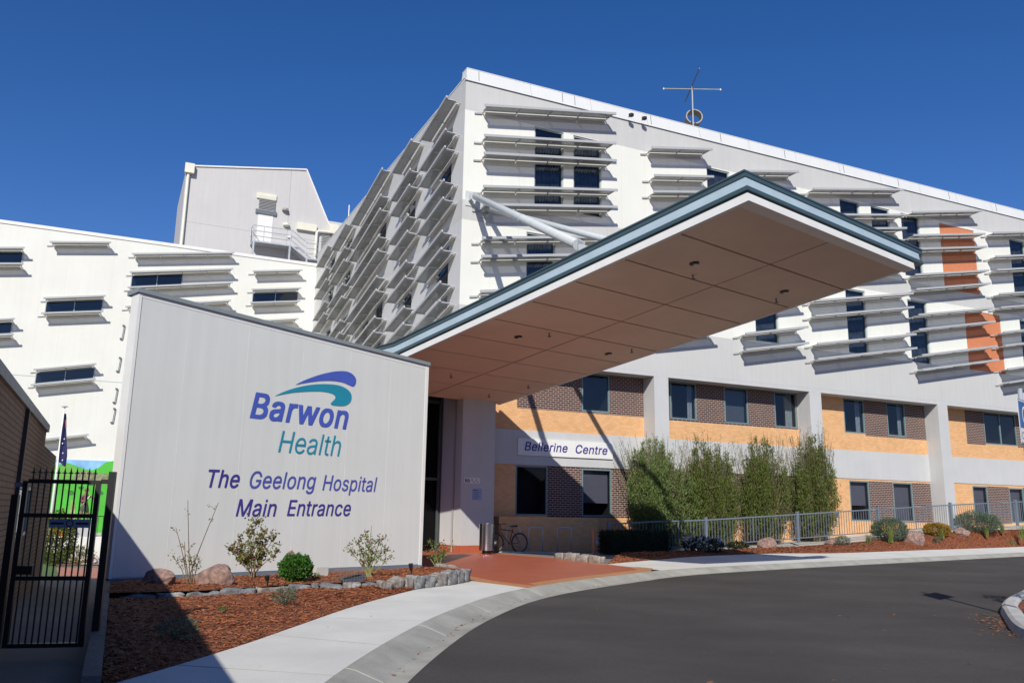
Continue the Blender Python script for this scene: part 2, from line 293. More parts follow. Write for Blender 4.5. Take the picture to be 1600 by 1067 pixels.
# filled shapes of the sans-serif letters on the signs, thousandths of the letter size: advance, xy, faces
GLYPH = {'B': (456, [60,0,60,509,241,509,274,507,304,501,329,491,350,477,367,461,381,442,390,421,396,398,398,374,397,353,393,336,387,320,378,307,368,295,356,286,343,278,329,272,315,267,315,262,331,260,347,254,363,245,378,234,391,220,402,203,411,184,416,161,418,136,416,111,410,88,400,67,386,48,368,31,344,18,317,8,284,2,247,0,125,57,245,57,281,60,309,67,330,80,344,96,353,115,355,137,354,153,350,169,342,184,333,197,320,209,306,218,289,225,269,229,248,231,125,231,125,285,238,285,256,287,273,290,288,296,302,304,314,314,323,326,330,340,335,355,336,372,333,393,326,412,313,429,294,442,270,449,240,452,125,452], [[1,58,75],[3,2,74],[36,35,42],[35,34,42],[37,36,42],[29,28,48],[25,24,51],[38,37,42],[30,29,47],[21,55,54],[52,22,53],[39,38,41],[11,10,68],[31,30,47],[22,21,53],[20,19,63],[17,16,63],[59,58,57],[5,4,72],[24,23,52],[16,15,63],[21,61,55],[14,13,66],[68,10,69],[8,7,70],[13,12,67],[47,29,48],[51,24,52],[10,9,69],[70,7,71],[27,26,50],[20,62,61],[56,59,57],[42,34,33,43],[20,63,62],[55,60,56],[28,49,48],[61,60,55],[74,73,3],[26,25,50],[2,75,74],[25,51,50],[32,31,46],[63,15,14,64],[4,3,73],[12,11,68],[53,21,54],[0,40,57],[23,22,52],[6,5,71],[2,1,75],[28,27,49],[9,8,70],[9,70,69],[65,14,66],[42,41,38],[7,6,71],[33,32,45],[4,73,72],[12,68,67],[1,0,57],[44,43,33],[19,18,63],[18,17,63],[45,44,33],[1,57,58],[0,39,40],[40,39,41],[67,66,13],[21,20,61],[64,14,65],[27,50,49],[47,46,31],[32,46,45],[60,59,56],[72,71,5]]),
'C': (510, [267,-7,225,-3,186,7,150,25,119,49,92,79,70,115,53,157,44,203,40,254,44,305,53,352,70,393,92,429,119,459,150,484,186,501,225,512,267,516,293,514,317,511,340,504,362,496,383,485,402,471,419,456,435,438,448,418,459,397,467,373,473,348,408,348,404,365,397,380,389,395,380,407,369,418,357,428,344,437,330,444,315,449,300,453,284,455,267,456,237,453,209,445,184,432,161,414,141,391,125,364,113,332,106,295,103,254,106,213,113,177,125,145,141,117,161,94,184,76,210,63,237,56,267,53,284,54,300,56,315,60,330,65,344,72,357,81,369,90,380,102,389,114,397,128,404,144,408,160,473,160,467,135,459,112,448,91,435,71,420,53,402,38,383,24,363,13,341,5,317,-2,293,-6], [[5,57,56],[38,37,23],[76,72,71],[26,25,35],[59,58,2],[59,1,60],[82,81,66],[6,5,56],[4,3,57],[18,44,43],[21,20,40],[41,19,42],[2,1,59],[17,16,45],[5,4,57],[40,20,41],[31,30,29],[35,25,36],[75,74,73],[83,65,64],[48,12,49],[84,64,63],[16,15,46],[25,24,36],[26,35,34],[14,13,47],[18,17,44],[15,14,47],[84,83,64],[12,11,49],[0,61,60],[11,10,50],[27,34,33],[32,31,29],[10,9,51],[1,0,60],[44,17,45],[28,27,33],[53,52,9],[80,79,68],[22,21,39],[39,21,40],[67,80,68],[81,80,67],[79,78,69],[7,55,54],[46,45,16],[38,22,39],[68,79,69],[0,85,62],[3,2,58],[83,82,65],[78,77,70],[20,19,41],[65,82,66],[57,3,58],[19,18,42],[24,23,37],[13,12,48],[23,22,38],[85,84,63],[76,75,72],[0,62,61],[8,7,54],[7,6,55],[77,76,71],[15,47,46],[6,56,55],[85,63,62],[9,8,53],[13,48,47],[78,70,69],[81,67,66],[51,9,52],[42,18,43],[50,10,51],[49,11,50],[77,71,70],[73,72,75],[27,26,34],[29,28,32],[37,36,24],[32,28,33],[8,54,53]]),
'E': (419, [60,0,60,509,372,509,372,452,125,452,125,286,355,286,355,229,125,229,125,57,375,57,375,0], [[11,10,9],[8,7,6],[2,1,4],[0,9,8],[5,4,1],[1,0,8],[8,6,5],[8,5,1],[0,11,9],[3,2,4]]),
'G': (520, [269,-7,225,-3,185,7,149,25,118,49,91,79,69,116,53,157,43,203,40,254,43,305,53,352,69,393,91,429,117,459,149,484,184,501,223,512,265,516,291,514,316,510,340,504,363,494,384,483,403,469,421,453,436,436,449,416,460,395,468,373,474,349,408,349,402,365,395,379,387,393,378,406,368,417,356,427,344,436,330,443,315,448,300,453,283,455,265,456,236,453,209,445,183,432,160,414,141,392,125,364,113,332,106,295,103,254,106,213,113,177,125,145,141,117,161,95,184,76,210,63,238,56,269,53,296,55,322,61,345,71,365,85,382,102,396,123,407,147,413,173,415,202,434,199,283,199,283,256,478,256,478,200,475,160,466,124,451,91,431,62,406,38,377,19,344,5,308,-4], [[67,77,68],[2,59,58],[1,0,60],[43,42,18],[15,47,46],[6,56,55],[7,55,54],[0,62,61],[26,25,35],[78,67,66],[82,64,63],[15,14,47],[46,45,16],[5,4,57],[49,11,50],[41,19,42],[33,32,28],[64,81,65],[22,21,39],[28,27,33],[27,26,34],[73,72,71],[10,9,51],[8,54,53],[83,82,63],[11,10,50],[71,69,76],[57,3,58],[20,19,41],[71,70,69],[81,80,65],[74,73,71],[39,21,40],[2,1,59],[17,16,45],[56,5,57],[44,43,18],[21,20,40],[18,17,44],[22,39,38],[33,27,34],[47,13,48],[12,11,49],[25,24,36],[40,20,41],[23,22,38],[14,13,47],[80,79,66],[60,0,61],[24,23,37],[48,12,49],[13,12,48],[3,2,58],[6,5,56],[16,15,46],[75,74,71],[78,77,67],[69,68,76],[8,7,54],[4,3,57],[9,8,53],[10,51,50],[7,6,55],[30,29,31],[9,53,52],[9,52,51],[83,63,62],[76,75,71],[77,76,68],[80,66,65],[17,45,44],[19,18,42],[35,34,26],[24,37,36],[25,36,35],[29,28,32],[1,60,59],[82,81,64],[37,23,38],[32,31,29],[79,78,66],[0,83,62]]),
'H': (517, [60,0,60,509,125,509,125,289,392,289,392,509,457,509,457,0,392,0,392,232,125,232,125,0], [[9,6,4],[0,11,10],[3,10,9],[4,3,9],[1,0,10],[9,8,7],[9,7,6],[6,5,4],[3,1,10],[3,2,1]]),
'M': (628, [60,0,60,509,148,509,314,85,480,509,568,509,568,0,508,0,508,410,343,0,285,0,120,410,120,0], [[0,1,2,11,12],[2,3,10,11],[3,4,8,9],[3,9,10],[4,5,6,7,8]]),
'T': (449, [32,452,32,509,417,509,417,452,257,452,257,0,193,0,193,452], [[7,3,0],[0,3,2,1],[4,3,7],[6,5,4,7]]),
'a': (389, [160,-9,137,-7,115,-3,94,5,76,15,60,29,48,45,38,63,32,84,30,108,32,128,36,146,43,161,53,174,64,184,78,193,92,200,108,206,125,211,143,214,161,217,178,220,234,227,247,229,257,231,265,235,271,240,274,246,276,255,276,257,275,272,272,285,267,297,260,307,251,315,240,322,227,327,212,330,196,331,178,330,163,327,149,322,137,316,127,309,118,301,110,292,104,283,100,274,41,291,51,313,64,331,79,346,95,358,114,368,133,375,153,380,173,383,194,384,208,384,223,382,239,379,255,375,271,369,286,360,300,350,312,336,322,320,330,301,335,278,337,251,337,0,277,0,277,52,272,52,267,43,260,34,252,25,242,16,229,8,215,1,199,-4,181,-7,170,45,192,47,211,51,228,59,242,68,254,80,263,93,270,108,274,122,276,138,276,190,272,187,267,184,259,182,251,180,241,178,231,176,210,173,175,168,161,166,147,163,134,159,122,153,112,147,103,139,97,130,93,118,92,105,93,93,96,82,102,72,109,64,119,57,130,52,142,48,156,46], [[22,21,99],[7,113,112],[87,86,73],[17,104,103],[66,65,32],[62,35,34],[54,53,41],[16,15,105],[94,92,24],[17,16,104],[18,17,103],[55,54,40],[52,51,43],[49,47,46],[15,106,105],[58,57,38],[88,87,72],[61,60,36],[11,108,107],[22,96,23],[69,27,26],[13,12,107],[31,30,67],[21,20,100],[19,102,101],[76,75,85],[53,52,42],[75,74,86],[33,63,34],[19,18,102],[91,69,92],[78,77,84],[105,104,16],[7,112,111],[65,33,32],[64,63,33],[63,62,34],[12,11,107],[51,50,44],[20,101,100],[37,58,38],[68,67,30],[70,91,90],[67,66,31],[85,75,86],[72,70,89],[6,117,116],[49,46,45],[79,78,84],[80,79,83],[6,115,114],[57,39,38],[109,108,9],[69,68,29],[68,30,29],[41,53,42],[36,59,37],[57,56,39],[44,50,45],[83,82,81],[18,103,102],[32,31,66],[59,58,37],[97,96,22],[49,48,47],[56,55,39],[9,8,109],[7,111,110],[8,7,110],[39,55,40],[94,93,92],[20,19,101],[25,24,92],[10,9,108],[13,107,106],[69,28,27],[6,5,82],[73,72,87],[109,8,110],[15,14,106],[11,10,108],[54,41,40],[99,98,22],[100,99,21],[62,61,35],[94,24,23],[6,116,115],[7,114,113],[60,59,36],[2,1,82],[84,77,85],[92,26,25],[3,2,82],[6,82,117],[70,90,89],[96,95,23],[70,69,91],[5,4,82],[79,84,83],[72,71,70],[81,80,83],[65,64,33],[92,69,26],[89,88,72],[95,94,23],[43,51,44],[4,3,82],[74,73,86],[50,49,45],[28,69,29],[35,61,36],[42,52,43],[14,13,106],[0,81,82],[77,76,85],[114,7,6],[1,0,82],[98,97,22]]),
'c': (396, [207,-8,174,-5,144,3,117,16,93,35,72,58,56,85,44,116,37,150,34,187,37,225,44,260,56,291,72,318,93,341,117,360,144,374,174,382,207,384,226,384,243,381,260,377,276,371,291,364,305,356,318,346,330,335,340,322,349,308,356,293,362,277,303,262,300,272,295,281,290,289,284,297,278,304,270,311,261,316,252,321,242,325,231,328,220,329,207,330,184,328,163,321,145,310,130,296,118,278,108,258,102,236,98,212,96,187,98,163,102,139,108,117,118,97,130,80,145,66,163,55,184,49,207,46,220,47,232,49,243,52,253,55,262,60,271,66,279,73,285,80,292,89,297,98,301,107,304,117,363,102,357,86,350,70,341,56,331,43,319,32,306,21,292,12,277,5,261,-1,244,-5,226,-7], [[53,8,54],[43,17,44],[29,28,32],[27,26,34],[1,61,60],[20,19,41],[34,26,35],[79,78,69],[82,81,66],[78,77,70],[33,32,28],[75,74,73],[77,76,71],[18,43,42],[45,15,46],[77,71,70],[7,55,54],[31,30,29],[9,8,53],[23,22,38],[26,25,35],[49,48,12],[32,31,29],[64,63,84],[6,5,56],[25,24,36],[16,15,45],[14,13,47],[7,6,55],[80,79,68],[0,85,62],[23,38,37],[82,66,65],[3,59,58],[33,27,34],[68,79,69],[80,68,67],[83,65,64],[21,20,40],[10,51,50],[75,73,72],[44,16,45],[40,39,21],[85,84,63],[19,18,42],[24,23,37],[84,83,64],[4,3,58],[17,16,44],[41,19,42],[18,17,43],[2,1,60],[25,36,35],[83,82,65],[9,53,52],[81,80,67],[15,14,46],[13,12,48],[46,14,47],[49,11,50],[76,75,72],[66,81,67],[85,63,62],[12,11,49],[1,0,61],[5,57,56],[8,7,54],[11,10,50],[10,9,51],[72,71,76],[78,70,69],[51,9,52],[36,24,37],[61,0,62],[2,60,59],[22,21,39],[41,40,20],[48,47,13],[28,27,33],[38,22,39],[4,58,57],[3,2,59],[5,4,57],[56,55,6]]),
'e': (404, [212,-8,177,-5,145,3,117,16,92,35,72,58,56,85,44,116,37,150,34,187,36,224,44,258,55,290,71,317,91,340,115,359,142,373,172,382,205,384,226,383,246,380,266,374,285,366,303,355,319,341,334,324,347,305,357,282,365,256,370,227,371,194,371,169,75,169,75,221,338,221,310,202,308,226,304,248,298,269,288,286,277,301,263,314,246,323,227,328,205,330,183,328,164,323,146,313,131,301,119,286,109,270,102,251,97,231,96,211,96,178,98,151,102,127,110,106,121,88,135,73,151,61,169,53,190,48,212,46,227,47,241,49,254,53,265,58,276,65,285,73,294,82,300,93,306,105,365,91,358,72,348,55,335,39,320,26,302,14,283,4,261,-3,237,-7], [[15,48,47],[19,18,44],[12,11,51],[55,7,56],[51,50,12],[11,10,52],[4,3,59],[20,19,43],[14,13,49],[13,12,50],[79,67,66],[8,55,54],[81,65,64],[78,77,68],[41,22,42],[39,25,40],[36,35,33],[3,60,59],[65,80,66],[16,47,46],[17,16,46],[40,23,41],[30,29,36],[16,15,47],[9,54,53],[18,17,45],[58,4,59],[75,71,70],[21,20,42],[2,1,61],[10,53,52],[17,46,45],[5,4,58],[79,78,67],[27,26,38],[68,67,78],[37,36,28],[26,39,38],[1,0,62],[26,25,39],[44,43,19],[31,30,36],[8,7,55],[6,5,57],[77,69,68],[15,14,48],[72,71,74],[76,75,70],[25,24,40],[0,81,64],[74,73,72],[80,79,66],[13,50,49],[24,23,40],[3,2,60],[75,74,71],[9,8,54],[61,1,62],[42,20,43],[81,80,65],[62,0,63],[76,70,69],[29,28,36],[33,32,36],[58,57,5],[18,45,44],[11,52,51],[37,27,38],[35,34,33],[7,6,56],[22,21,42],[32,31,36],[48,14,49],[56,6,57],[28,27,37],[64,63,0],[2,61,60],[23,22,41],[77,76,69],[10,9,53]]),
'g': (425, [207,-151,180,-149,156,-146,134,-140,114,-132,97,-122,82,-110,70,-97,59,-84,51,-69,101,-41,107,-49,114,-57,122,-66,131,-74,142,-82,154,-88,169,-93,187,-96,207,-97,236,-95,261,-87,282,-75,298,-58,308,-34,311,-6,311,68,306,68,301,60,294,51,287,41,277,32,266,23,252,16,236,10,217,6,195,5,165,7,138,14,113,27,90,43,71,65,55,90,43,120,36,154,34,191,36,229,43,263,55,293,71,320,90,342,112,361,138,374,166,382,196,384,218,383,237,379,253,373,267,365,279,356,288,346,296,336,302,327,308,319,313,319,313,379,372,379,372,-9,370,-40,363,-67,350,-90,334,-109,314,-124,291,-136,265,-144,237,-149,205,59,227,61,246,66,264,75,278,87,290,103,300,121,307,142,311,166,312,193,311,219,307,242,300,264,291,283,279,299,264,312,247,322,227,328,205,330,182,328,163,322,145,312,130,298,118,282,109,262,102,241,98,218,96,193,98,167,102,144,109,123,118,104,131,88,145,76,163,66,183,61], [[47,46,101],[95,94,50],[63,90,89],[94,93,55],[63,62,90],[59,58,92],[0,75,19],[102,101,46],[37,36,111],[77,33,78],[28,27,80],[71,70,23],[25,24,68],[67,85,84],[32,31,78],[7,6,13],[106,42,107],[105,104,44],[45,104,103],[41,40,108],[57,56,93],[43,106,105],[82,81,26],[80,27,81],[5,4,15],[75,20,19],[62,61,91],[69,24,23],[38,37,110],[97,96,50],[61,60,91],[70,69,23],[10,9,8],[39,38,109],[58,57,92],[37,111,110],[27,26,81],[1,0,18],[21,73,22],[71,23,22],[31,30,79],[26,67,83],[44,43,105],[62,91,90],[34,33,77],[33,32,78],[50,49,98],[78,31,79],[74,73,21],[67,66,85],[11,10,8],[16,2,17],[52,51,94],[83,82,26],[12,7,13],[69,68,24],[8,12,11],[64,89,88],[60,59,91],[67,26,25],[56,55,93],[3,2,16],[79,28,80],[6,14,13],[110,109,38],[103,102,45],[40,109,108],[49,48,98],[76,111,36],[73,72,22],[57,93,92],[35,77,76],[99,48,100],[66,64,87],[8,7,12],[98,97,50],[43,42,106],[42,41,107],[55,54,94],[59,92,91],[48,47,100],[35,34,77],[29,28,79],[16,15,3],[107,41,108],[64,63,89],[99,98,48],[68,67,25],[75,74,20],[51,50,94],[72,71,22],[46,45,102],[40,39,109],[30,29,79],[36,35,76],[96,95,50],[87,86,66],[6,5,14],[54,53,94],[100,47,101],[18,0,19],[1,18,17],[85,66,86],[4,3,15],[74,21,20],[64,88,87],[67,84,83],[66,65,64],[14,5,15],[2,1,17],[53,52,94],[45,44,104]]),
'h': (410, [114,227,114,0,53,0,53,509,114,509,114,287,102,287,116,319,132,344,152,362,175,374,200,382,227,384,252,383,275,377,295,369,313,356,328,340,341,321,350,298,355,271,357,240,357,0,296,0,296,235,293,263,286,286,273,304,256,318,235,326,210,329,192,328,176,324,161,317,147,308,136,297,126,283,119,266,115,248], [[16,15,27],[13,12,29],[15,14,28],[29,12,30],[15,28,27],[0,38,6],[21,20,25],[18,17,26],[6,38,37],[24,23,22],[30,11,31],[19,18,26],[17,16,27],[11,10,31],[7,6,35],[8,7,34],[7,35,34],[17,27,26],[21,25,24],[4,3,6],[22,21,24],[14,13,28],[13,29,28],[6,5,4],[6,37,36],[9,8,33],[2,1,0],[9,33,32],[6,36,35],[32,31,10],[12,11,30],[2,0,6],[25,19,26],[3,2,6],[10,9,32],[20,19,25],[8,34,33]]),
'i': (170, [55,0,115,0,115,379,55,379,55,448,115,448,115,509,55,509], [[0,1,2,3],[4,5,6,7]]),
'l': (174, [57,0,117,0,117,509,57,509], [[0,1,2,3]]),
'n': (410, [114,227,114,0,53,0,53,379,112,379,112,287,102,287,116,319,132,344,152,362,175,374,200,382,227,384,252,383,275,377,295,369,313,356,328,340,341,321,350,298,355,271,357,240,357,0,296,0,296,235,293,263,286,286,273,304,256,318,235,326,210,329,192,328,176,324,161,317,147,308,136,297,126,283,119,266,115,248], [[11,10,31],[17,16,27],[19,18,26],[5,3,38],[8,7,34],[25,19,26],[29,12,30],[9,8,33],[27,15,28],[3,2,0],[22,21,24],[12,11,30],[20,19,25],[5,37,36],[13,12,29],[28,13,29],[37,5,38],[7,6,5],[3,0,38],[7,35,34],[18,17,26],[23,22,24],[21,25,24],[10,9,32],[5,36,35],[11,31,30],[9,33,32],[21,20,25],[27,26,17],[35,7,5],[32,31,10],[16,15,27],[5,4,3],[14,13,28],[2,1,0],[15,14,28],[34,33,8]]),
'o': (415, [207,-8,174,-5,144,3,117,16,93,35,72,58,56,85,44,116,37,150,34,187,37,225,44,260,56,291,72,318,93,341,117,360,144,374,174,382,207,384,241,382,271,374,299,360,323,341,343,318,359,291,371,260,379,225,381,187,379,150,371,116,359,85,343,58,323,35,299,16,271,3,241,-5,207,46,231,49,252,55,270,66,285,80,298,97,307,117,314,139,318,163,319,187,318,212,314,236,307,258,298,278,285,296,270,310,252,321,231,328,207,330,184,328,163,321,145,310,130,296,118,278,108,258,102,236,98,212,96,187,98,163,102,139,108,117,118,97,130,80,145,66,163,55,184,49], [[9,63,62],[61,60,11],[3,2,70],[22,51,50],[27,26,46],[23,22,50],[7,65,64,8],[9,64,63],[30,29,42],[4,69,68],[66,6,67],[40,39,32],[56,15,57],[40,31,41],[24,23,49],[30,42,41],[16,15,56],[14,58,57],[44,27,45],[61,10,62],[18,17,54],[5,4,68],[24,49,48],[70,69,3],[19,18,54],[31,30,41],[58,13,59],[27,46,45],[19,54,53],[29,28,43],[26,25,47],[33,32,39],[13,12,59],[21,52,51],[68,67,5],[2,71,70],[17,55,54],[25,48,47],[11,10,61],[14,13,58],[34,33,38],[32,31,40],[10,9,62],[9,8,64],[66,65,7],[7,6,66],[21,20,52],[39,38,33],[15,14,57],[4,3,69],[6,5,67],[52,20,53],[17,16,55],[12,11,60],[35,34,37],[1,0,36],[37,34,38],[25,24,48],[1,36,71],[28,27,44],[0,35,36],[22,21,51],[2,1,71],[20,19,53],[23,50,49],[59,12,60],[29,43,42],[16,56,55],[36,35,37],[43,28,44],[46,26,47]]),
'p': (424, [53,-143,53,379,112,379,112,319,118,319,123,327,130,336,137,346,147,355,158,364,171,373,188,379,207,383,229,384,259,382,287,374,313,361,335,342,354,320,370,293,381,261,388,227,390,189,388,151,381,116,370,84,355,57,336,34,313,16,288,3,260,-6,229,-8,208,-7,189,-3,173,4,159,12,147,21,138,31,130,41,124,50,118,59,114,59,114,-143,220,47,242,49,262,55,279,66,294,80,306,97,316,117,323,139,327,163,328,189,327,215,323,239,316,261,307,281,295,298,280,311,262,322,243,328,220,330,198,328,178,322,161,312,147,299,134,282,125,263,118,241,114,216,113,189,114,162,118,138,125,115,135,95,147,78,162,65,179,55,198,49], [[20,19,55],[51,22,52],[41,40,74],[38,37,76],[39,76,75],[28,27,46],[3,2,1],[6,5,64],[24,23,50],[3,68,67],[5,65,64],[77,34,78],[29,46,45],[8,64,63],[31,30,44],[27,26,47],[3,1,68],[3,67,66],[1,0,71],[23,22,51],[10,63,62],[40,75,74],[61,12,62],[78,32,43],[7,6,64],[10,9,63],[39,38,76],[45,44,30],[54,20,55],[32,31,43],[41,73,72],[18,57,56],[58,57,17],[1,70,69],[4,3,66],[36,77,76],[13,12,61],[31,44,43],[29,28,46],[27,47,46],[21,20,54],[40,39,75],[16,15,58],[21,54,53],[60,13,61],[11,10,62],[56,55,19],[35,34,77],[15,14,59],[58,15,59],[17,16,58],[48,47,26],[14,13,60],[59,14,60],[19,18,56],[30,29,45],[5,4,65],[33,32,78],[0,42,41],[0,41,71],[8,7,64],[12,11,62],[1,71,70],[4,66,65],[49,24,50],[18,17,57],[41,72,71],[22,21,53],[26,25,48],[36,35,77],[52,22,53],[9,8,63],[50,23,51],[1,69,68],[25,24,49],[34,33,78],[41,74,73],[37,36,76],[48,25,49]]),
'r': (259, [53,0,53,379,112,379,112,321,115,321,124,339,137,354,152,367,171,377,191,383,213,385,229,384,243,384,243,322,241,323,230,324,223,325,215,326,207,326,190,324,174,321,159,315,146,306,135,296,126,284,119,269,115,254,114,237,114,0], [[26,1,27],[3,26,25],[1,0,27],[5,4,22],[4,24,23],[14,13,12],[7,6,20],[21,5,22],[9,8,19],[12,11,15],[17,16,11],[4,3,24],[17,10,18],[18,9,19],[11,10,17],[3,25,24],[6,5,21],[0,28,27],[3,2,1],[15,14,12],[8,7,20],[4,23,22],[3,1,26],[16,15,11],[10,9,18],[20,6,21],[8,20,19]]),
's': (365, [182,-8,157,-7,133,-3,112,3,93,12,76,24,62,38,50,54,41,73,36,94,94,107,101,87,111,72,124,60,141,52,160,47,181,45,206,47,227,53,244,62,258,74,265,88,268,103,266,115,262,126,254,136,243,144,229,150,212,155,149,170,118,180,92,192,72,208,58,227,50,249,47,274,49,295,55,314,65,332,79,347,95,360,115,370,137,378,161,383,187,384,212,383,234,379,254,372,271,363,286,352,299,339,309,324,318,308,324,290,268,277,262,291,254,304,243,316,228,325,210,331,187,333,166,331,147,326,131,317,119,305,111,292,109,277,110,264,115,253,124,243,136,235,152,229,172,223,229,209,261,200,287,187,306,171,320,153,328,131,331,107,329,85,323,65,312,47,298,31,281,18,260,6,236,-2,210,-7], [[35,34,67],[81,80,21],[78,77,23],[67,33,68],[31,30,70],[40,64,63],[42,41,62],[84,20,19],[4,3,13],[34,33,67],[82,81,21],[10,9,8],[80,79,22],[38,37,65],[47,46,58],[40,39,64],[14,2,15],[43,42,61],[61,60,43],[1,0,16],[6,5,12],[20,82,21],[0,87,16],[75,74,26],[70,30,71],[32,31,69],[50,49,56],[30,29,71],[38,65,64],[45,44,60],[49,48,57],[27,26,74],[6,12,11],[41,40,63],[56,49,57],[83,82,20],[74,73,27],[86,18,17],[46,45,59],[8,7,11],[1,16,15],[28,27,73],[65,36,66],[7,6,11],[67,66,35],[73,72,28],[13,12,5],[58,46,59],[71,29,72],[29,28,72],[44,43,60],[42,62,61],[48,58,57],[11,10,8],[33,32,68],[36,35,66],[48,47,58],[31,70,69],[52,51,55],[56,55,51],[51,50,56],[39,38,64],[54,53,52],[23,77,24],[17,16,87],[45,60,59],[32,69,68],[63,62,41],[76,25,24],[84,83,20],[37,36,65],[79,78,23],[77,76,24],[86,85,18],[3,2,14],[21,80,22],[75,26,25],[19,18,85],[13,3,14],[87,86,17],[5,4,13],[2,1,15],[55,54,52],[76,75,25],[85,84,19],[23,22,79]]),
't': (227, [204,379,204,327,6,327,6,379,65,471,126,471,126,98,127,83,130,70,136,61,144,55,156,51,170,50,175,50,180,50,185,51,197,53,202,54,213,2,207,0,200,-2,192,-3,184,-3,176,-4,168,-4,138,-1,113,7,92,21,77,41,68,64,65,93], [[29,28,8],[26,25,10],[21,15,14],[23,13,12],[19,18,16],[22,14,13],[25,24,11],[13,23,22],[21,20,15],[29,8,7],[10,9,26],[22,21,14],[4,30,6],[24,12,11],[30,7,6],[11,10,25],[2,1,0,3],[16,15,20],[8,28,9],[27,26,9],[12,24,23],[28,27,9],[20,19,16],[30,29,7],[6,5,4],[18,17,16]]),
'w': (567, [15,379,79,379,160,98,166,98,249,379,318,379,401,98,407,98,488,379,552,379,438,0,376,0,287,292,281,292,192,0,130,0], [[0,1,2,15],[2,3,14,15],[3,4,13,14],[4,5,12,13],[5,6,11,12],[6,7,11],[7,10,11],[7,8,9,10]])}

def text_mb(s, bold=0., shear=0., ext=.004):
    """flat grotesque letters; bold stacks shifted cut-outs a fraction of a millimetre apart"""
    mb = MB(); x = 0.; sh = [(0, 0)]
    if bold > 0: sh = [(bold*a, bold*.6*b) for a in (-1, -.33, .33, 1) for b in (-1, 1)]
    for ch in s:
        if ch == ' ': x += .22; continue
        adv, xy, fs = GLYPH[ch]; P = [(xy[i]/1000, xy[i+1]/1000) for i in range(0, len(xy), 2)]
        for k, (dx, dy) in enumerate(sh):
            i0 = len(mb.v); px, py = dx, dy
            mb.v += [(x+p[0]+px+shear*(p[1]+py), p[1]+py, ext*(1-.07*k)) for p in P]; mb.f += [tuple(i0+i for i in f) for f in fs]
        x += adv/1000+max(bold, 0)*1.3
    return mb
def text_fit(s, x0, x1, zb, cap, fn, bold=0., shear=.2, drop=0., ext=.004):
    """letters between x0 and x1, baseline zb, capital height cap, fn(x,z,d)->point"""
    mb = text_mb(s, bold, shear); xs = [v[0] for v in mb.v]; a, b = min(xs), max(xs)
    hh = .509
    mb.v = [tuple(fn(x0+(v[0]-a)/(b-a)*(x1-x0), zb+v[1]/hh*cap+drop*(v[0]-a)/(b-a), v[2]/.004*ext)) for v in mb.v]; return mb
# ================================================================== walls with openings
def wall(fn, x0, x1, z0, z1, holes=(), depth=.14):
    """fn(x, z, d): d = depth behind the face; holes (x0,z0,x1,z1)"""
    mb = MB(); xs = sorted({x0, x1, *[min(max(h[i], x0), x1) for h in holes for i in (0, 2)]}); zs = sorted({z0, z1, *[min(max(h[i], z0), z1) for h in holes for i in (1, 3)]})
    for a, b in zip(xs, xs[1:]):
        for c, d in zip(zs, zs[1:]):
            if b-a < 1e-4 or d-c < 1e-4: continue
            mx, mz = (a+b)/2, (c+d)/2
            if any(h[0] < mx < h[2] and h[1] < mz < h[3] for h in holes): continue
            mb.quad(fn(a, c, 0), fn(b, c, 0), fn(b, d, 0), fn(a, d, 0))
    for h in holes:
        a, c, b, d = max(h[0], x0), max(h[1], z0), min(h[2], x1), min(h[3], z1)
        if b <= a or d <= c: continue
        for p, q in (((a, c), (b, c)), ((b, c), (b, d)), ((b, d), (a, d)), ((a, d), (a, c))):
            if (p[1] == q[1] and p[1] not in (h[1], h[3])) or (p[0] == q[0] and p[0] not in (h[0], h[2])): continue
            mb.quad(fn(*p, 0), fn(*q, 0), fn(*q, depth), fn(*p, depth))
    return mb
def fY(y): return lambda x, z, d: (x, y+d, z)          # facade looking along -y of the building frame
def fX(x): return lambda t, z, d: (x+d, t, z)          # facade looking along -x, t along y
def bxf(mb, fn, a, c, b, d, n0, n1):                   # box lying on a facade, depths n0<n1
    P = [fn(a, c, n0), fn(b, c, n0), fn(b, c, n1), fn(a, c, n1)]; Q = [fn(a, d, n0), fn(b, d, n0), fn(b, d, n1), fn(a, d, n1)]
    return mb.hexa(P, Q)
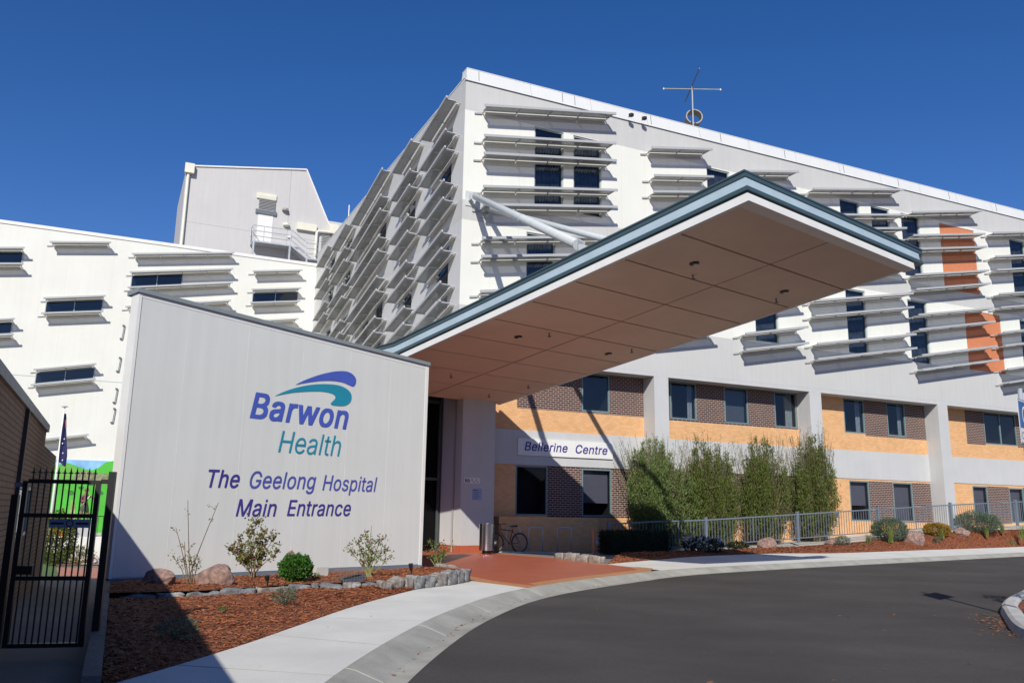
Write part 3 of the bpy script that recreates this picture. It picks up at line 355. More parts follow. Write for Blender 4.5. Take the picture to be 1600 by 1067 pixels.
def window(par, fn, a, c, b, d, fm=tealframe, dpt=.05, fw_=.06, fill='curtain', mull=None, gl=None):
    f = MB()
    bxf(f, fn, a, c, a+fw_, d, dpt-.03, dpt+.06); bxf(f, fn, b-fw_, c, b, d, dpt-.03, dpt+.06)
    bxf(f, fn, a+fw_, c, b-fw_, c+fw_, dpt-.033, dpt+.06); bxf(f, fn, a+fw_, d-fw_, b-fw_, d, dpt-.033, dpt+.06)
    if mull: bxf(f, fn, mull-.035, c+fw_, mull+.035, d-fw_, dpt-.02, dpt+.05)
    w = obj('window', f, fm, par)
    e = fw_-.01
    obj('pane', MB().quad(fn(a+e, c+e, dpt+.02), fn(b-e, c+e, dpt+.02), fn(b-e, d-e, dpt+.02), fn(a+e, d-e, dpt+.02)), gl or glass, w)
    rm = MB(); k = .9
    q = [(a, c), (b, c), (b, d), (a, d)]
    for p, r in zip(q, q[1:]+q[:1]): rm.quad(fn(*p, dpt+.065), fn(*r, dpt+.065), fn(*r, k), fn(*p, k))
    rm.quad(*[fn(*p, k) for p in q]); obj('room_recess', rm, room, w)
    def cloth(x0, x1, zb, zt, y=.22, m=curtain, amp=.03, nm='curtain'):
        mb = MB(); n = max(4, int((x1-x0)/.035)); P = [x0+(x1-x0)*i/n for i in range(n+1)]
        for i in range(n):
            y0 = y+amp*sin(i*1.7)+.01*random.random(); y1 = y+amp*sin((i+1)*1.7)
            mb.quad(fn(P[i], zb, y0), fn(P[i+1], zb, y1), fn(P[i+1], zt, y1), fn(P[i], zt, y0))
        obj(nm, mb, m, w)
    if fill == 'curtain':
        cloth(a+.1, a+.1+(b-a)*random.uniform(.12, .2), c+.05, d-.05); cloth(b-.1-(b-a)*random.uniform(.15, .3), b-.1, c+.05, d-.05)
    elif fill == 'sheer': cloth(a+.08, b-.08, c+.05, d-.05, m=MATS['sheer'])
    elif isinstance(fill, float):
        obj('blind', MB().quad(fn(a+.08, d-(d-c)*fill, .2), fn(b-.08, d-(d-c)*fill, .2), fn(b-.08, d-.02, .2), fn(a+.08, d-.02, .2)), blind, w)
    return w
mat('sheer', (.14, .155, .19), .9, .5, 4.)
mat('ribbon glass back', (.035, .05, .06), .6, .3, 1.)
railw = mat('pale rail', (.58, .565, .52), .5, .05)
# sunshades --------------------------------------------------------
SH = {}
def shade_mesh(L_):
    key = round(L_, 2)
    if key in SH: return SH[key]
    n = max(2, round(L_/1.53)); fr = MB(); pl = MB(); y0, y1 = -.22, -.62
    fr.box(0, y1-.06, -.04, L_, y1, .06)                            # outer nose bar
    fr.box(.14, y0-.005, -.03, L_-.14, y0+.01, .012)                 # inner bar
    for k in range(n+1):
        x = .16+(L_-.32)*k/n
        fr.box(x-.02, y1-.001, -.045, x+.02, y0-.006, -.004)          # ribs
        fr.hexa([(x-.02, -.012, -.05), (x-.02, y0-.04, -.036), (x+.02, y0-.04, -.036), (x+.02, -.012, -.05)],
                [(x-.02, -.012, -.01), (x-.02, y0-.04, -.01), (x+.02, y0-.04, -.01), (x+.02, -.012, -.01)])
    fr.box(-.19, -.05, -.085, .12, -.012, -.02)        # end fixing plate
    for a in (0, L_-.225):                                             # curved end cheeks
        fr.hexa([(a+.1, y1-.002, -.03), (a+.1, y0, -.03), (a+.125, y0, -.03), (a+.125, y1-.002, -.03)],
                [(a+.1, y1-.002, .005), (a+.1, y0, .005), (a+.125, y0, .005), (a+.125, y1-.002, .005)])
    pl.box(.16, y1+.001, .0, L_-.16, y0-.007, .012)
    def mk(nm, mb, m):
        o = obj(nm, mb, m); me = o.data; bpy.data.objects.remove(o); return me
    rl_ = MB(); m_ = max(2, round(L_/1.53))
    for k in range(m_): rl_.box(.2+(L_-.4)*k/m_+.03, -.15, -.095, .2+(L_-.4)*(k+1)/m_-.03, -.04, .0)
    SH[key] = (mk('sunshade', fr, alu), mk('shade_panel', pl, perf), L_, mk('wall_rail', rl_, railw)); return SH[key]
def shade(par, x, y, z, yaw, L_, dz, group=None):
    fme, pme, L0, rme = shade_mesh(round(L_*2)/2); s = L_/L0
    t = math.atan2(dz, L_)
    M = Matrix.Translation((x, y, z)) @ Matrix.Rotation(yaw, 4, 'Z') @ Matrix.Rotation(-t, 4, 'Y') @ Matrix.Diagonal((sqrt(L_*L_+dz*dz)/L0, 1, 1, 1))
    o = bpy.data.objects.new('sunshade', fme); COL.objects.link(o); o.parent = par; o.matrix_local = M
    c = bpy.data.objects.new('shade_panel', pme); COL.objects.link(c); c.parent = o
    c = bpy.data.objects.new('wall_rail', rme); COL.objects.link(c); c.parent = o; return o

# ================================================================== main building
mainb = thing('hospital_building', 'tall grey and white hospital block with tilted sunshades over a brick ground level', 'building', M=MB_)
XE = 46.0; TE = 26.7
WA, WB = (13.42, 17.2), (9.22, 12.62)
winA = [(3.12, 13.72, 4.48, 17.17), (4.95, 13.72, 6.33, 17.17), (11.93, 13.72, 13.25, 17.14), (20.18, 13.72, 21.53, 17.14), (22.33, 13.72, 23.67, 17.14), (24.5, 13.72, 25.86, 17.12), (33.15, 13.72, 34.5, 17.1), (41, 13.72, 42.4, 17.1)]
winB = [(2.8, 9.27, 4.12, 12.55), (14.42, 9.27, 15.8, 12.5), (20.16, 9.27, 21.5, 12.5), (24.47, 9.2, 25.88, 12.48), (33.3, 9.2, 34.7, 12.45), (41, 9.2, 42.4, 12.4)]
orng = [(27.4, WA[0], 30.18, 17.05), (28.75, WB[0], 31.65, 12.45)]
fy0 = fY(0)
obj('grey_wall', wall(fy0, 0, XE, 7.38, WB[0]), grey, mainb)
obj('grey_wall', wall(fy0, 0, XE, WB[1], WA[0]), grey, mainb)
obj('grey_wall', wall(fy0, 0, XE, WA[1], 18.46), grey, mainb)
obj('white_wall', wall(fY(.002), 0, XE, WA[0], WA[1], [*winA, orng[0]]), white, mainb)
obj('white_wall', wall(fY(.002), 0, XE, WB[0], WB[1], [*winB, orng[1]]), white, mainb)
for a, c, b, d in orng: obj('orange_panel', MB().box(a, .03, c, b, .2, d), redpanel, mainb)
# parapet: one folded band round both faces
pp = MB(); pp.hexa([(-.01, -.03, 18.46), (XE, -.03, 18.46), (XE, .5, 18.46), (-.01, .5, 18.46)], [(.05, .03, 19.0), (XE, .03, 19.0), (XE, .5, 19.0), (.05, .5, 19.0)])
obj('parapet', pp, parapet, mainb)
cp = MB(); cp.box(.04, .02, 19.001, XE, .52, 19.03); obj('parapet_capping', cp, parapet, mainb)
obj('parapet_flashing', MB().box(-.03, -.04, 18.435, XE, .02, 18.458), darkgrey, mainb)
for x in (.55, 4.4, 5.0, 8.9, 12.8, 16.7, 20.6, 24.5, 28.4, 32.3): obj('joint_strip', MB().hexa([(x, -.035, 18.55), (x+.02, -.035, 18.55), (x+.02, .0, 18.55), (x, .0, 18.55)], [(x, .012, 18.97), (x+.02, .012, 18.97), (x+.02, .1, 18.97), (x, .1, 18.97)]), darkgrey, mainb)
obj('edge_flashing', MB().box(-.02, .1, 18.60, .2, TE, 18.64), whitep, mainb)
obj('roof', MB().box(.3, .3, 18.2, XE, TE+14, 18.4), recess, mainb)
# return face (t = distance from the corner)
f2 = fX(0)
winF = []
cols2 = [(1.3, 2.65), (5.78, 7.05), (10.3, 11.6), (12.8, 14.0), (17.2, 18.4), (21.3, 22.5)]
for i, (a, b) in enumerate(cols2):
    winF.append((a, 9.3, b, 12.4))
    winF.append((a, 13.8, b, 17.0))
F2W = [0, 3.9, 8.2, 15.7, 19.9, 24.2, TE]
obj('grey_wall', wall(f2, .0, TE, -1.6, 9.22), grey, mainb)
for (z0, z1, m, nm) in ((9.22, 12.62, sgrey, 'white_wall'), (12.62, 13.42, grey, 'grey_wall'), (13.42, 17.2, sgrey, 'white_wall'), (17.2, 18.6, grey, 'grey_wall')):
    obj(nm, wall(f2, .0, TE, z0, z1, [w for w in winF if w[1] > z0-.3 and w[3] < z1+.3] if nm == 'white_wall' else []), m, mainb)
for w in winF: window(mainb, f2, *w, fm=greyframe, dpt=.06, fill='sheer')
obj('end_wall', MB().box(XE-.3, .8, 0, XE-.02, TE+14, 18.3), grey, mainb)
for w in winA+winB: window(mainb, fy0, *w, fm=greyframe, dpt=.08, fill='sheer')
obj('soffit_slab', MB().box(0.01, .003, 7.2, XE-.01, .8, 7.379), column_m, mainb)
# sunshades on the front (x0, z0, x1, z1 of the outer edge)
front = [(.59, 17.19, 6.66, 18.24), (.59, 15.92, 6.65, 16.88), (.59, 15.18, 6.67, 16.11), (.60, 13.81, 6.70, 14.79), (.60, 13.08, 6.69, 14.05),
 (.60, 11.73, 6.7, 12.75), (.59, 11.00, 6.7, 12.0), (.58, 9.63, 6.7, 10.65), (.58, 8.92, 6.7, 9.92),
 (8.47, 17.08, 11.78, 17.69), (8.57, 15.82, 11.79, 16.38), (8.52, 15.07, 11.79, 15.65), (8.5, 13.7, 11.8, 14.3), (8.5, 12.95, 11.8, 13.55), (8.5, 11.5, 11.8, 12.1), (8.5, 10.8, 11.8, 11.4), (8.5, 9.5, 11.8, 10.1), (8.5, 8.75, 11.8, 9.33),
 (13.5, 16.99, 16.92, 17.63), (13.4, 15.7, 16.9, 16.35), (13.4, 14.95, 16.9, 15.6), (13.4, 13.6, 16.9, 14.25), (13.4, 12.85, 16.9, 13.5), (13.3, 11.4, 16.95, 12.05), (13.3, 10.7, 16.95, 11.4), (13.25, 9.35, 16.95, 10.06), (13.25, 8.64, 16.94, 9.31),
 (17.76, 16.93, 24.01, 18.05), (17.6, 15.6, 24.07, 16.70), (17.6, 14.88, 24.04, 15.99), (17.6, 13.5, 24.1, 14.65), (17.6, 12.75, 24.1, 13.9), (17.45, 11.36, 24.12, 12.57), (17.43, 10.64, 24.09, 11.86), (17.46, 9.32, 24.09, 10.48), (17.45, 8.61, 24.06, 9.78),
 (24.55, 16.93, 30.12, 17.98), (24.5, 15.68, 30.16, 16.67), (24.5, 14.95, 30.18, 15.94), (24.4, 13.58, 30.15, 14.61), (24.4, 12.82, 30.16, 13.89), (24.4, 11.5, 30.19, 12.54), (24.35, 10.74, 30.26, 11.82), (24.4, 9.45, 30.23, 10.49), (24.35, 8.72, 30.23, 9.76)]
for z in (16.85, 15.5, 14.75, 13.4, 12.65, 11.3, 10.58, 9.31, 8.6): front.append((30.85, z, 37.2, z+1.12))
for a, z0, b, z1 in front: shade(mainb, a, 0, z0, 0, b-a, z1-z0)
# sunshades on the return face; near ends sit higher
rows2 = [17.74, 16.34, 15.60, 14.20, 13.47, 12.12, 11.42, 10.08, 9.36]
for a, b, off in ((.35, 3.52, 0), (4.72, 7.62, -.02), (9.23, 15.17, .33), (16.15, 19.6, -.35), (20.45, 23.6, -.4)):
    for i, z in enumerate(rows2):
        zn = z+off+(.02*i if off > 0 else 0); dz = (b-a)*.185
        shade(mainb, 0, b, zn-dz, -pi/2, b-a, dz)
# ---------------- brick levels behind the columns (y = .8)
YB = .8; fb = fY(YB)
upw = [(5.81, 5.62, 7.14, 7.2, None), (10.2, 5.58, 11.6, 7.2, 'c'), (13.15, 5.57, 14.5, 7.2, .999), (16.05, 5.56, 17.4, 7.2, 'c'), (20.4, 5.54, 21.77, 7.2, 'c'), (23.33, 5.54, 24.62, 7.2, 'c'), (30.59, 5.48, 33.25, 7.2, 'm'), (37.5, 5.5, 39, 7.2, 'c')]
low = [(2.86, 1.43, 4.25, 3.33, None), (5.81, 1.42, 7.21, 3.31, .72), (11.0, 1.42, 12.4, 3.3, .8), (14.6, 1.42, 16.0, 3.3, .8), (20.47, 1.39, 21.76, 3.27, .62), (23.37, 1.38, 24.73, 3.26, .97), (29.21, 1.40, 30.37, 3.25, .97), (32.11, 1.40, 33.3, 3.22, .97), (37.5, 1.4, 39, 3.2, .9)]
hu = [w[:4] for w in upw]; hl = [w[:4] for w in low]
darkU = [(2.87, 5.55, 9.1, 7.2), (9.9, 5.5, 17.43, 7.2), (21.77, 5.45, 26.1, 7.2), (29.14, 5.42, 30.59, 7.2), (33.25, 5.42, 35, 7.2)]
darkL = [(4.25, 1.38, 9.1, 3.36), (9.9, 1.38, 17.43, 3.34), (21.76, 1.34, 26.1, 3.28), (30.37, 1.34, 32.11, 3.25), (33.3, 1.34, 35, 3.25)]
def inside(cells, x, z): return any(a < x < b and c < z < d for a, c, b, d in cells)
def brickwall(z0, z1, darks, holes, y):
    xs = sorted({1.9, XE, *[q for h in darks+holes for q in (h[0], h[2])]}); zs = sorted({z0, z1, *[min(max(q, z0), z1) for h in darks+holes for q in (h[1], h[3])]})
    A, K = MB(), MB()
    for a, b in zip(xs, xs[1:]):
        for c, d in zip(zs, zs[1:]):
            if d-c < 1e-4 or b-a < 1e-4: continue
            mx, mz = (a+b)/2, (c+d)/2
            if inside(holes, mx, mz): continue
            (K if inside(darks, mx, mz) else A).quad((a, y, c), (b, y, c), (b, y, d), (a, y, d))
    R = MB()
    for a, c, b, d in holes:
        d2 = min(d, z1)
        for p, q in (((a, c), (b, c)), ((b, c), (b, d2)), ((b, d2), (a, d2)), ((a, d2), (a, c))): R.quad((p[0], y, p[1]), (q[0], y, q[1]), (q[0], y+.06, q[1]), (p[0], y+.06, p[1]))
    obj('brick_wall', A, orange_br, mainb)
    for dk in darks:
        q = MB(); xs2 = sorted({dk[0], dk[2], *[h for w_ in holes for h in (w_[0], w_[2]) if dk[0] < h < dk[2]]})
        zs2 = sorted({dk[1], min(dk[3], z1), *[h for w_ in holes for h in (w_[1], w_[3]) if dk[1] < h < min(dk[3], z1)]})
        for a, b in zip(xs2, xs2[1:]):
            for c, d in zip(zs2, zs2[1:]):
                if not inside(holes, (a+b)/2, (c+d)/2): q.quad((a, y, c), (b, y, c), (b, y, d), (a, y, d))
        obj('dark_brick_panel', q, dark_br, mainb); obj('window_reveal', R, tealframe, mainb)
brickwall(4.7, 7.2, darkU, hu, YB)
brickwall(-.2, 3.36, darkL, hl, YB)
obj('concrete_band', MB().box(1.9, YB-.03, 3.36, XE, YB+.3, 4.70), column_m, mainb)
for a, c, b, d, k in upw:
    window(mainb, fb, a, c, b, d, dpt=.03, fill='curtain' if k == 'c' else (k if isinstance(k, float) else None), mull=(a+b)/2 if k == 'm' else None)
for a, c, b, d, k in low: window(mainb, fb, a, c, b, d, dpt=.03, fill=k, gl=glass_lo)
for x in (8.83, 17.45, 26.05, 34.9, 43.5): obj('column', MB().box(x, .0045, -.2, x+.72, YB+.1, 7.199), column_m, mainb)
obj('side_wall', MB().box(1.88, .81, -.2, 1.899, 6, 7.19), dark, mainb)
# low brick wall in front of the ground-floor windows
lw = MB().box(1.95, .25, -.1, 6.2, YB-.002, 1.38); o = obj('low_brick_wall', lw, orange_br, M=MB_); tag(o, 'low orange brick wall in shade below the dark ground floor window', 'wall')
# name board
nb = thing('name_board', 'white board lettered Bellerine Centre on the grey band of the brick facade', 'sign', M=MB_ @ Matrix.Translation((2.9, YB-.09, 3.72)))
obj('board', MB().box(0, 0, 0, 4.32, .055, .655), whitep, nb)
fN = lambda x, z, d: (x, -.012-d*.5, z)
obj('lettering', text_fit('Bellerine', .28, 2.20, .19, .33, fN, .012, .2), navy, nb)
obj('lettering', text_fit('Centre', 2.56, 4.06, .18, .33, fN, .012, .2), navy, nb)

# ================================================================== roof things
def roof_at(px, py, dy=.3):
    x, z = bpl(px, py, dy); return x, z
x, z = roof_at(1083, 192, 1.2)
an = thing('roof_antenna', 'crossed dipole aerial mast standing behind the long roof parapet', 'antenna', M=MB_ @ Matrix.Translation((x, 1.2, 18.4)))
def bz(px, py): a, c = bpl(px, py, 1.2); return V((a-x, 0, c-18.4))
T = bz(1084, 135); T.x = 0
obj('mast', MB().tube([(0, 0, 0), T], .032, 8), alu, an)
pA, pB = bz(1045, 140), bz(1122, 139.5); mid = (pA.z+pB.z)/2-.02
dv = V((cos(.6), sin(.6), 0)); k = (pB.x-pA.x)/2/cos(.6)
hd = (r0-U*r0.dot(U))
arm = inB(P0+RT)-V((0, 0, 0)); 
a1 = inB(P0+V((1, 0, 0))); a1.z = 0; a1.normalize()
h = 1.15
obj('crossarm', MB().tube([V((0, 0, mid))-a1*1.35, V((0, 0, mid))+a1*1.35], .022, 8), mat('dull brass', (.42, .40, .30), .5), an)
a2 = V((-a1.y, a1.x, 0))
obj('dark_crossarm', MB().tube([V((0, 0, T.z-.0))-a2*1.6, V((0, 0, T.z))+a2*1.6], .03, 8), darkgrey, an)
for q in (-1, 1): obj('end_cap', MB().lathe(V((0, 0, mid-.12))+a1*1.37*q, [(.015, .04), (.045, .06), (.045, .14), (.015, .17)], 10), alu, an)
xc, zc = roof_at(1083.5, 186, 2.0)
cw = thing('exhaust_cowl', 'round metal exhaust cowl ring behind the aerial mast', 'vent', M=MB_ @ Matrix.Translation((xc, 2.0, 18.4)))
def ring(r, w, n=28):
    mb = MB(); ax = V((-.42, -.9, .12)).normalized(); px_ = ax.cross(Z).normalized(); py_ = px_.cross(ax); c = V((0, 0, zc-18.4))
    for i in range(n):
        a, b = 2*pi*i/n, 2*pi*(i+1)/n
        p = lambda t, rr, q: c+(px_*cos(t)+py_*sin(t))*rr+ax*q
        mb.hexa([p(a, r, -w), p(b, r, -w), p(b, r+.05, -w), p(a, r+.05, -w)], [p(a, r, w), p(b, r, w), p(b, r+.05, w), p(a, r+.05, w)])
    return mb
obj('cowl_ring', ring(.36, .22), mat('weathered metal', (.30, .27, .21), .5, .3, 8.), cw, smooth=False)
obj('stand', MB().bar((.25, .1, 0), (.2, 0, zc-18.6), .09).bar((-.25, .1, 0), (-.2, 0, zc-18.6), .05), cream, cw)
for i, (px_, py_) in enumerate(((985.5, 181), (1006, 186))):
    x, z = bpl(px_, py_, -.3)
    fl = thing('floodlight', 'small black floodlight on the roof parapet, %s of the pair' % ('left' if i == 0 else 'right'), 'floodlight', M=MB_ @ Matrix.Translation((x, -.14, z)))
    obj('lamp_head', MB().lathe((0, -.2, -.08), [(.04, 0), (.11, .04), (.12, .13), (.05, .17)], 12), black, fl)
    obj('bracket', MB().bar((0, 0, 0), (0, -.2, .03), .035), black, fl)
for i, (px_, py0, py1, yy) in enumerate(((1396, 279, 268, 3), (541, 353, 330, 0))):
    if i == 0:
        x, z = bpl(px_, 281, 3); rod = obj('lightning_rod', MB().tube([(0, 0, 0), (0, 0, .9)], .015, 6), darkgrey, M=MB_ @ Matrix.Translation((x, 3, 18.4))); tag(rod, 'thin dark lightning rod on the long front roof', 'rod')
    else:
        rod = obj('vent_pipe', MB().tube([(0, 0, 0), (0, 0, 1.9)], .035, 6), whitep, M=MB_ @ Matrix.Translation((.6, 20.9, 18.4))); tag(rod, 'thin white vent pipe above the side face roof', 'pipe')

# ================================================================== white wing on the left (y = TE, x < 0)
wing = thing('white_wing', 'white clad lower hospital wing behind the sign wall with few sunshades', 'building', M=MB_)
fl_ = fY(TE)
XW = -34.0
wl = [(-11.36, 14.72, -8.4, .80, .176), (-4.08, 14.66, -1.12, .66, .16), (-15.78, 12.55, -12.74, .74, .17), (-20.5, 14.88, -17.25, .76, .155), (-20.5, 10.65, -17.3, .72, .165), (-15.82, 8.34, -12.76, .70, .19)]
obj('wall', wall(fl_, XW, -.0, -1.6, 17.72), lwhite, wing)
obj('parapet', MB().box(XW, TE-.05, 17.72, 0, TE+.4, 17.92), whitep, wing)
obj('roof', MB().box(XW, TE+.41, 17.3, 0, TE+16, 17.5), recess, wing)
for a, c, b, hgt, k in wl:                                     # slanted ribbon windows following the sunshades
    q = lambda x, z, d: (a+x, TE-.05+d, c+z+x*k)
    f = MB(); L_ = b-a
    for x0, z0, x1, z1 in ((0, 0, L_, .05), (0, hgt-.05, L_, hgt), (0, .05, .05, hgt-.05), (L_-.05, .05, L_, hgt-.05), (L_*.5-.02, .05, L_*.5+.02, hgt-.05)):
        f.hexa([q(x0, z0, 0), q(x1, z0, 0), q(x1, z0, .048), q(x0, z0, .048)], [q(x0, z1, 0), q(x1, z1, 0), q(x1, z1, .048), q(x0, z1, .048)])
    w_ = obj('window', f, greyframe, wing)
    obj('pane', MB().quad(q(.04, .04, .02), q(L_-.04, .04, .02), q(L_-.04, hgt-.04, .02), q(.04, hgt-.04, .02)), glass, w_)
    obj('room_recess', MB().quad(q(.02, .02, .04), q(L_-.02, .02, .04), q(L_-.02, hgt-.02, .04), q(.02, hgt-.02, .04)), MATS['ribbon glass back'], w_)
obj('expansion_joint', MB().box(XW, TE-.004, 8.79, 0, TE+.01, 8.83), greyframe, wing)
LS = [(-15.94, 16.78, -12.68, 17.26), (-11.47, 16.71, -5.48, 17.69), (-11.48, 15.54, -5.46, 16.60), (-11.5, 14.57, -5.42, 15.69), (-11.5, 13.35, -5.43, 14.50), (-4.24, 16.62, -1.06, 17.14), (-4.22, 15.39, -1.05, 15.9), (-4.25, 14.5, -1.06, 15.0), (-4.25, 13.25, -1.1, 13.8),
 (-15.89, 13.34, -12.63, 13.90), (-15.9, 12.43, -12.65, 12.94), (-20.6, 15.7, -17.16, 16.23), (-20.6, 14.75, -17.11, 15.27), (-20.4, 11.4, -17.16, 11.96), (-20.4, 10.5, -17.1, 11.05), (-15.9, 9.09, -12.7, 9.72), (-15.94, 8.20, -12.63, 8.81), (-15.9, 4.97, -12.67, 5.54)]
for a, z0, b, z1 in LS: shade(wing, a, TE, z0, 0, b-a, z1-z0)
for z in (11.9, 9.9, 8.0, 6.8): 
    g = MB().box(-11.62, TE-.12, z-.45, -11.5, TE-.005, z-.38).box(-11.55, TE-.12, z+.38, -11.43, TE-.005, z+.45).tube([(-11.5, TE-.1, z-.42), (-11.44, TE-.1, z+.42)], .025, 6)
    obj('wall_handle', g, darkgrey, wing)

# ================================================================== plant room on the roof behind
YP = TE+4.0
def pp_(x, y): return bpl(x, y, YP)
pr = thing('plant_room', 'pale grey slope-sided plant room tower on the roof', 'building', M=MB_)
tl, tr_, br_ = pp_(292, 260), pp_(479, 266), pp_(516, 358); bl = pp_(272, 384)
zb = 17.45
xl = tl[0]; xr = tr_[0]; zt = tl[1]
prof = [(xl, zb), (br_[0]+.2, zb), (br_[0], br_[1]), (xr, tr_[1]), (xl, zt)]
m = MB(); i = len(m.v); m.v += [(a, YP, c) for a, c in prof]+[(a, YP+9, c) for a, c in prof]; n = 5
m.f += [tuple(range(n)), tuple(n+k for k in reversed(range(n)))]+[(k, (k+1) % n, n+(k+1) % n, n+k) for k in range(n)]
obj('wall', m, plantm, pr)
cpm = MB(); cpm.bar((xl-.05, YP-.02, zt+.03), (xr, YP-.02, tr_[1]+.03), .12, .1).bar((xr, YP-.02, tr_[1]+.03), (br_[0]+.03, YP-.02, br_[1]), .12, .1)
obj('capping', cpm, whitep, pr)
o_ = V((0, YP, 0))
def boxpx(nm, x0, y0, x1, y1, t, m, par=pr, d0=.005):
    a, c = pp_(x0, y1); b, d = pp_(x1, y0); return obj(nm, MB().box(a, YP-t, c, b, YP-d0, d), m, par)
rh = boxpx('rain_head', 288, 259, 304, 271, .35, cream)
a, c = pp_(292, 270); a2_, c2_ = pp_(286, 384); obj('downpipe', MB().tube([(a+.1, YP-.13, c), (a+.1, YP-.13, 17.4)], .1, 10), cream, pr)
lv = MB(); a, c = pp_(403, 332); b, d = pp_(431, 309)
for k in range(12): z = c+(d-c)*k/12; lv.hexa([(a, YP-.12, z), (b, YP-.12, z), (b, YP-.02, z+.06), (a, YP-.02, z+.06)], [(a, YP-.12, z+.02), (b, YP-.12, z+.02), (b, YP-.02, z+.09), (a, YP-.02, z+.09)])
obj('louvre_vent', lv, alu, pr); boxpx('vent_sill', 399, 332, 432, 333, .12, darkgrey); boxpx('vent_frame', 401, 306, 432, 309.5, .12, cream)
dr = boxpx('door', 400, 335, 427, 377, .03, whitep)
boxpx('light_fitting', 463, 353, 494, 359, .25, cream); boxpx('switch_box', 449, 368, 454, 371.5, .12, whitep)
for q, (x_, y_) in enumerate(((445.5, 329), (447, 352))):
    a, c = pp_(x_, y_); obj('wall_light', MB().lathe((a, YP-.12, c-.15), [(.1, 0), (.24, .08), (.2, .25), (.05, .3)], 12), cream if q else recess, pr)
boxpx('rain_head', 513, 354, 527, 366, .4, cream)
a, c = pp_(513, 366); b, d = pp_(496, 368); e_, f_ = pp_(494, 402); obj('downpipe', MB().tube([(a, YP-.2, c+.1), (b, YP-.2, c+.05), (b-.1, YP-.2, c-.1), (b-.15, YP-.2, 17.6)], .1, 8), cream, pr)
a, c = pp_(500, 402); b, d = pp_(526, 367)
annex = MB().box(br_[0]-.6, YP+.05, zb, br_[0]+4, YP+6, d+1.0); obj('annex_wall', annex, plantm, pr)
lv = MB()
for k in range(16): z = c+(d-c)*k/16; lv.hexa([(a, YP-.1, z), (b+1.2, YP-.1, z), (b+1.2, YP, z+.07), (a, YP, z+.07)], [(a, YP-.1, z+.03), (b+1.2, YP-.1, z+.03), (b+1.2, YP, z+.1), (a, YP, z+.1)])
obj('louvre_vent', lv, alu, pr)
# platform and stair
st = thing('access_platform', 'steel access platform and stair with railings outside the plant room door', 'platform', M=MB_)
YS = YP-1.1
def ps(x, y): a, c = bpl(x, y, YS); return V((a, YS, c))
p1, p2, p3, p4 = ps(394, 376), ps(455, 384), ps(479, 404), ps(497, 406)
deck = MB().bar(p1+V((0, .5, 0)), p2+V((0, .5, 0)), 1.05, .12).bar(p2+V((0, .5, 0)), p3+V((0, .5, 0)), 1.05, .10).bar(p3+V((0, .5, 0)), p4+V((0, .5, 0)), 1.05, .12)
obj('deck', deck, steel, st)
rl = MB(); hh = 1.15
for k in (1., .66, .33): rl.tube([p1+Z*hh*k, p2+Z*hh*k, p3+Z*hh*k, p4+Z*hh*k], .028, 6)
rl.tube([p1+Z*hh+V((0, 1., 0)), p1+Z*hh], .028, 6).tube([p1+Z*hh*.5+V((0, 1., 0)), p1+Z*hh*.5], .028, 6)
for q in (p1, p1.lerp(p2, .28), p1.lerp(p2, .97), p2.lerp(p3, .9), p1+V((0, 1, 0))): rl.tube([q, q+Z*hh], .03, 6)
obj('railing', rl, steel, st)
lg = MB()
for q in (p1+V((.1, 0, 0)), p2+V((-.1, 0, 0)), p3): lg.bar(q, V((q.x, q.y, 17.45)), .12)
obj('support_post', lg, steel, st)
# ================================================================== entrance canopy (s across, -y towards the tip)
QC = V((-.57, 31.2, 5.61)); ac, bc = radians(50.5), radians(7)
d1 = V((sin(ac), cos(ac), 0)); d2 = V((cos(ac)*cos(bc), -sin(ac)*cos(bc), sin(bc)))
MC = frame(QC, d1, -d2)
d2h = V((cos(ac), -sin(ac), 0))
can = thing('entrance_canopy', 'long cantilevered entrance canopy with brown soffit and pale blue edge', 'canopy', M=MC)
SL, SR, TT = -6.30, .42, 15.75
jt = [-.3, 1.5, 3.05, 4.6, 6.15, 7.7, 9.25, 10.82, 12.4, 14.0, TT-.04]
for a, b in zip(jt, jt[1:]):
    for x0, x1 in ((SL+.03, -2.985), (-2.925, SR-.03)):
        obj('soffit_panel', MB().box(x0, -b+.03, .0, x1, -a-.03, .05), soffm, can)
obj('soffit_backing', MB().box(SL+.02, -TT+.02, .055, SR-.02, .3, .09), recess, can)
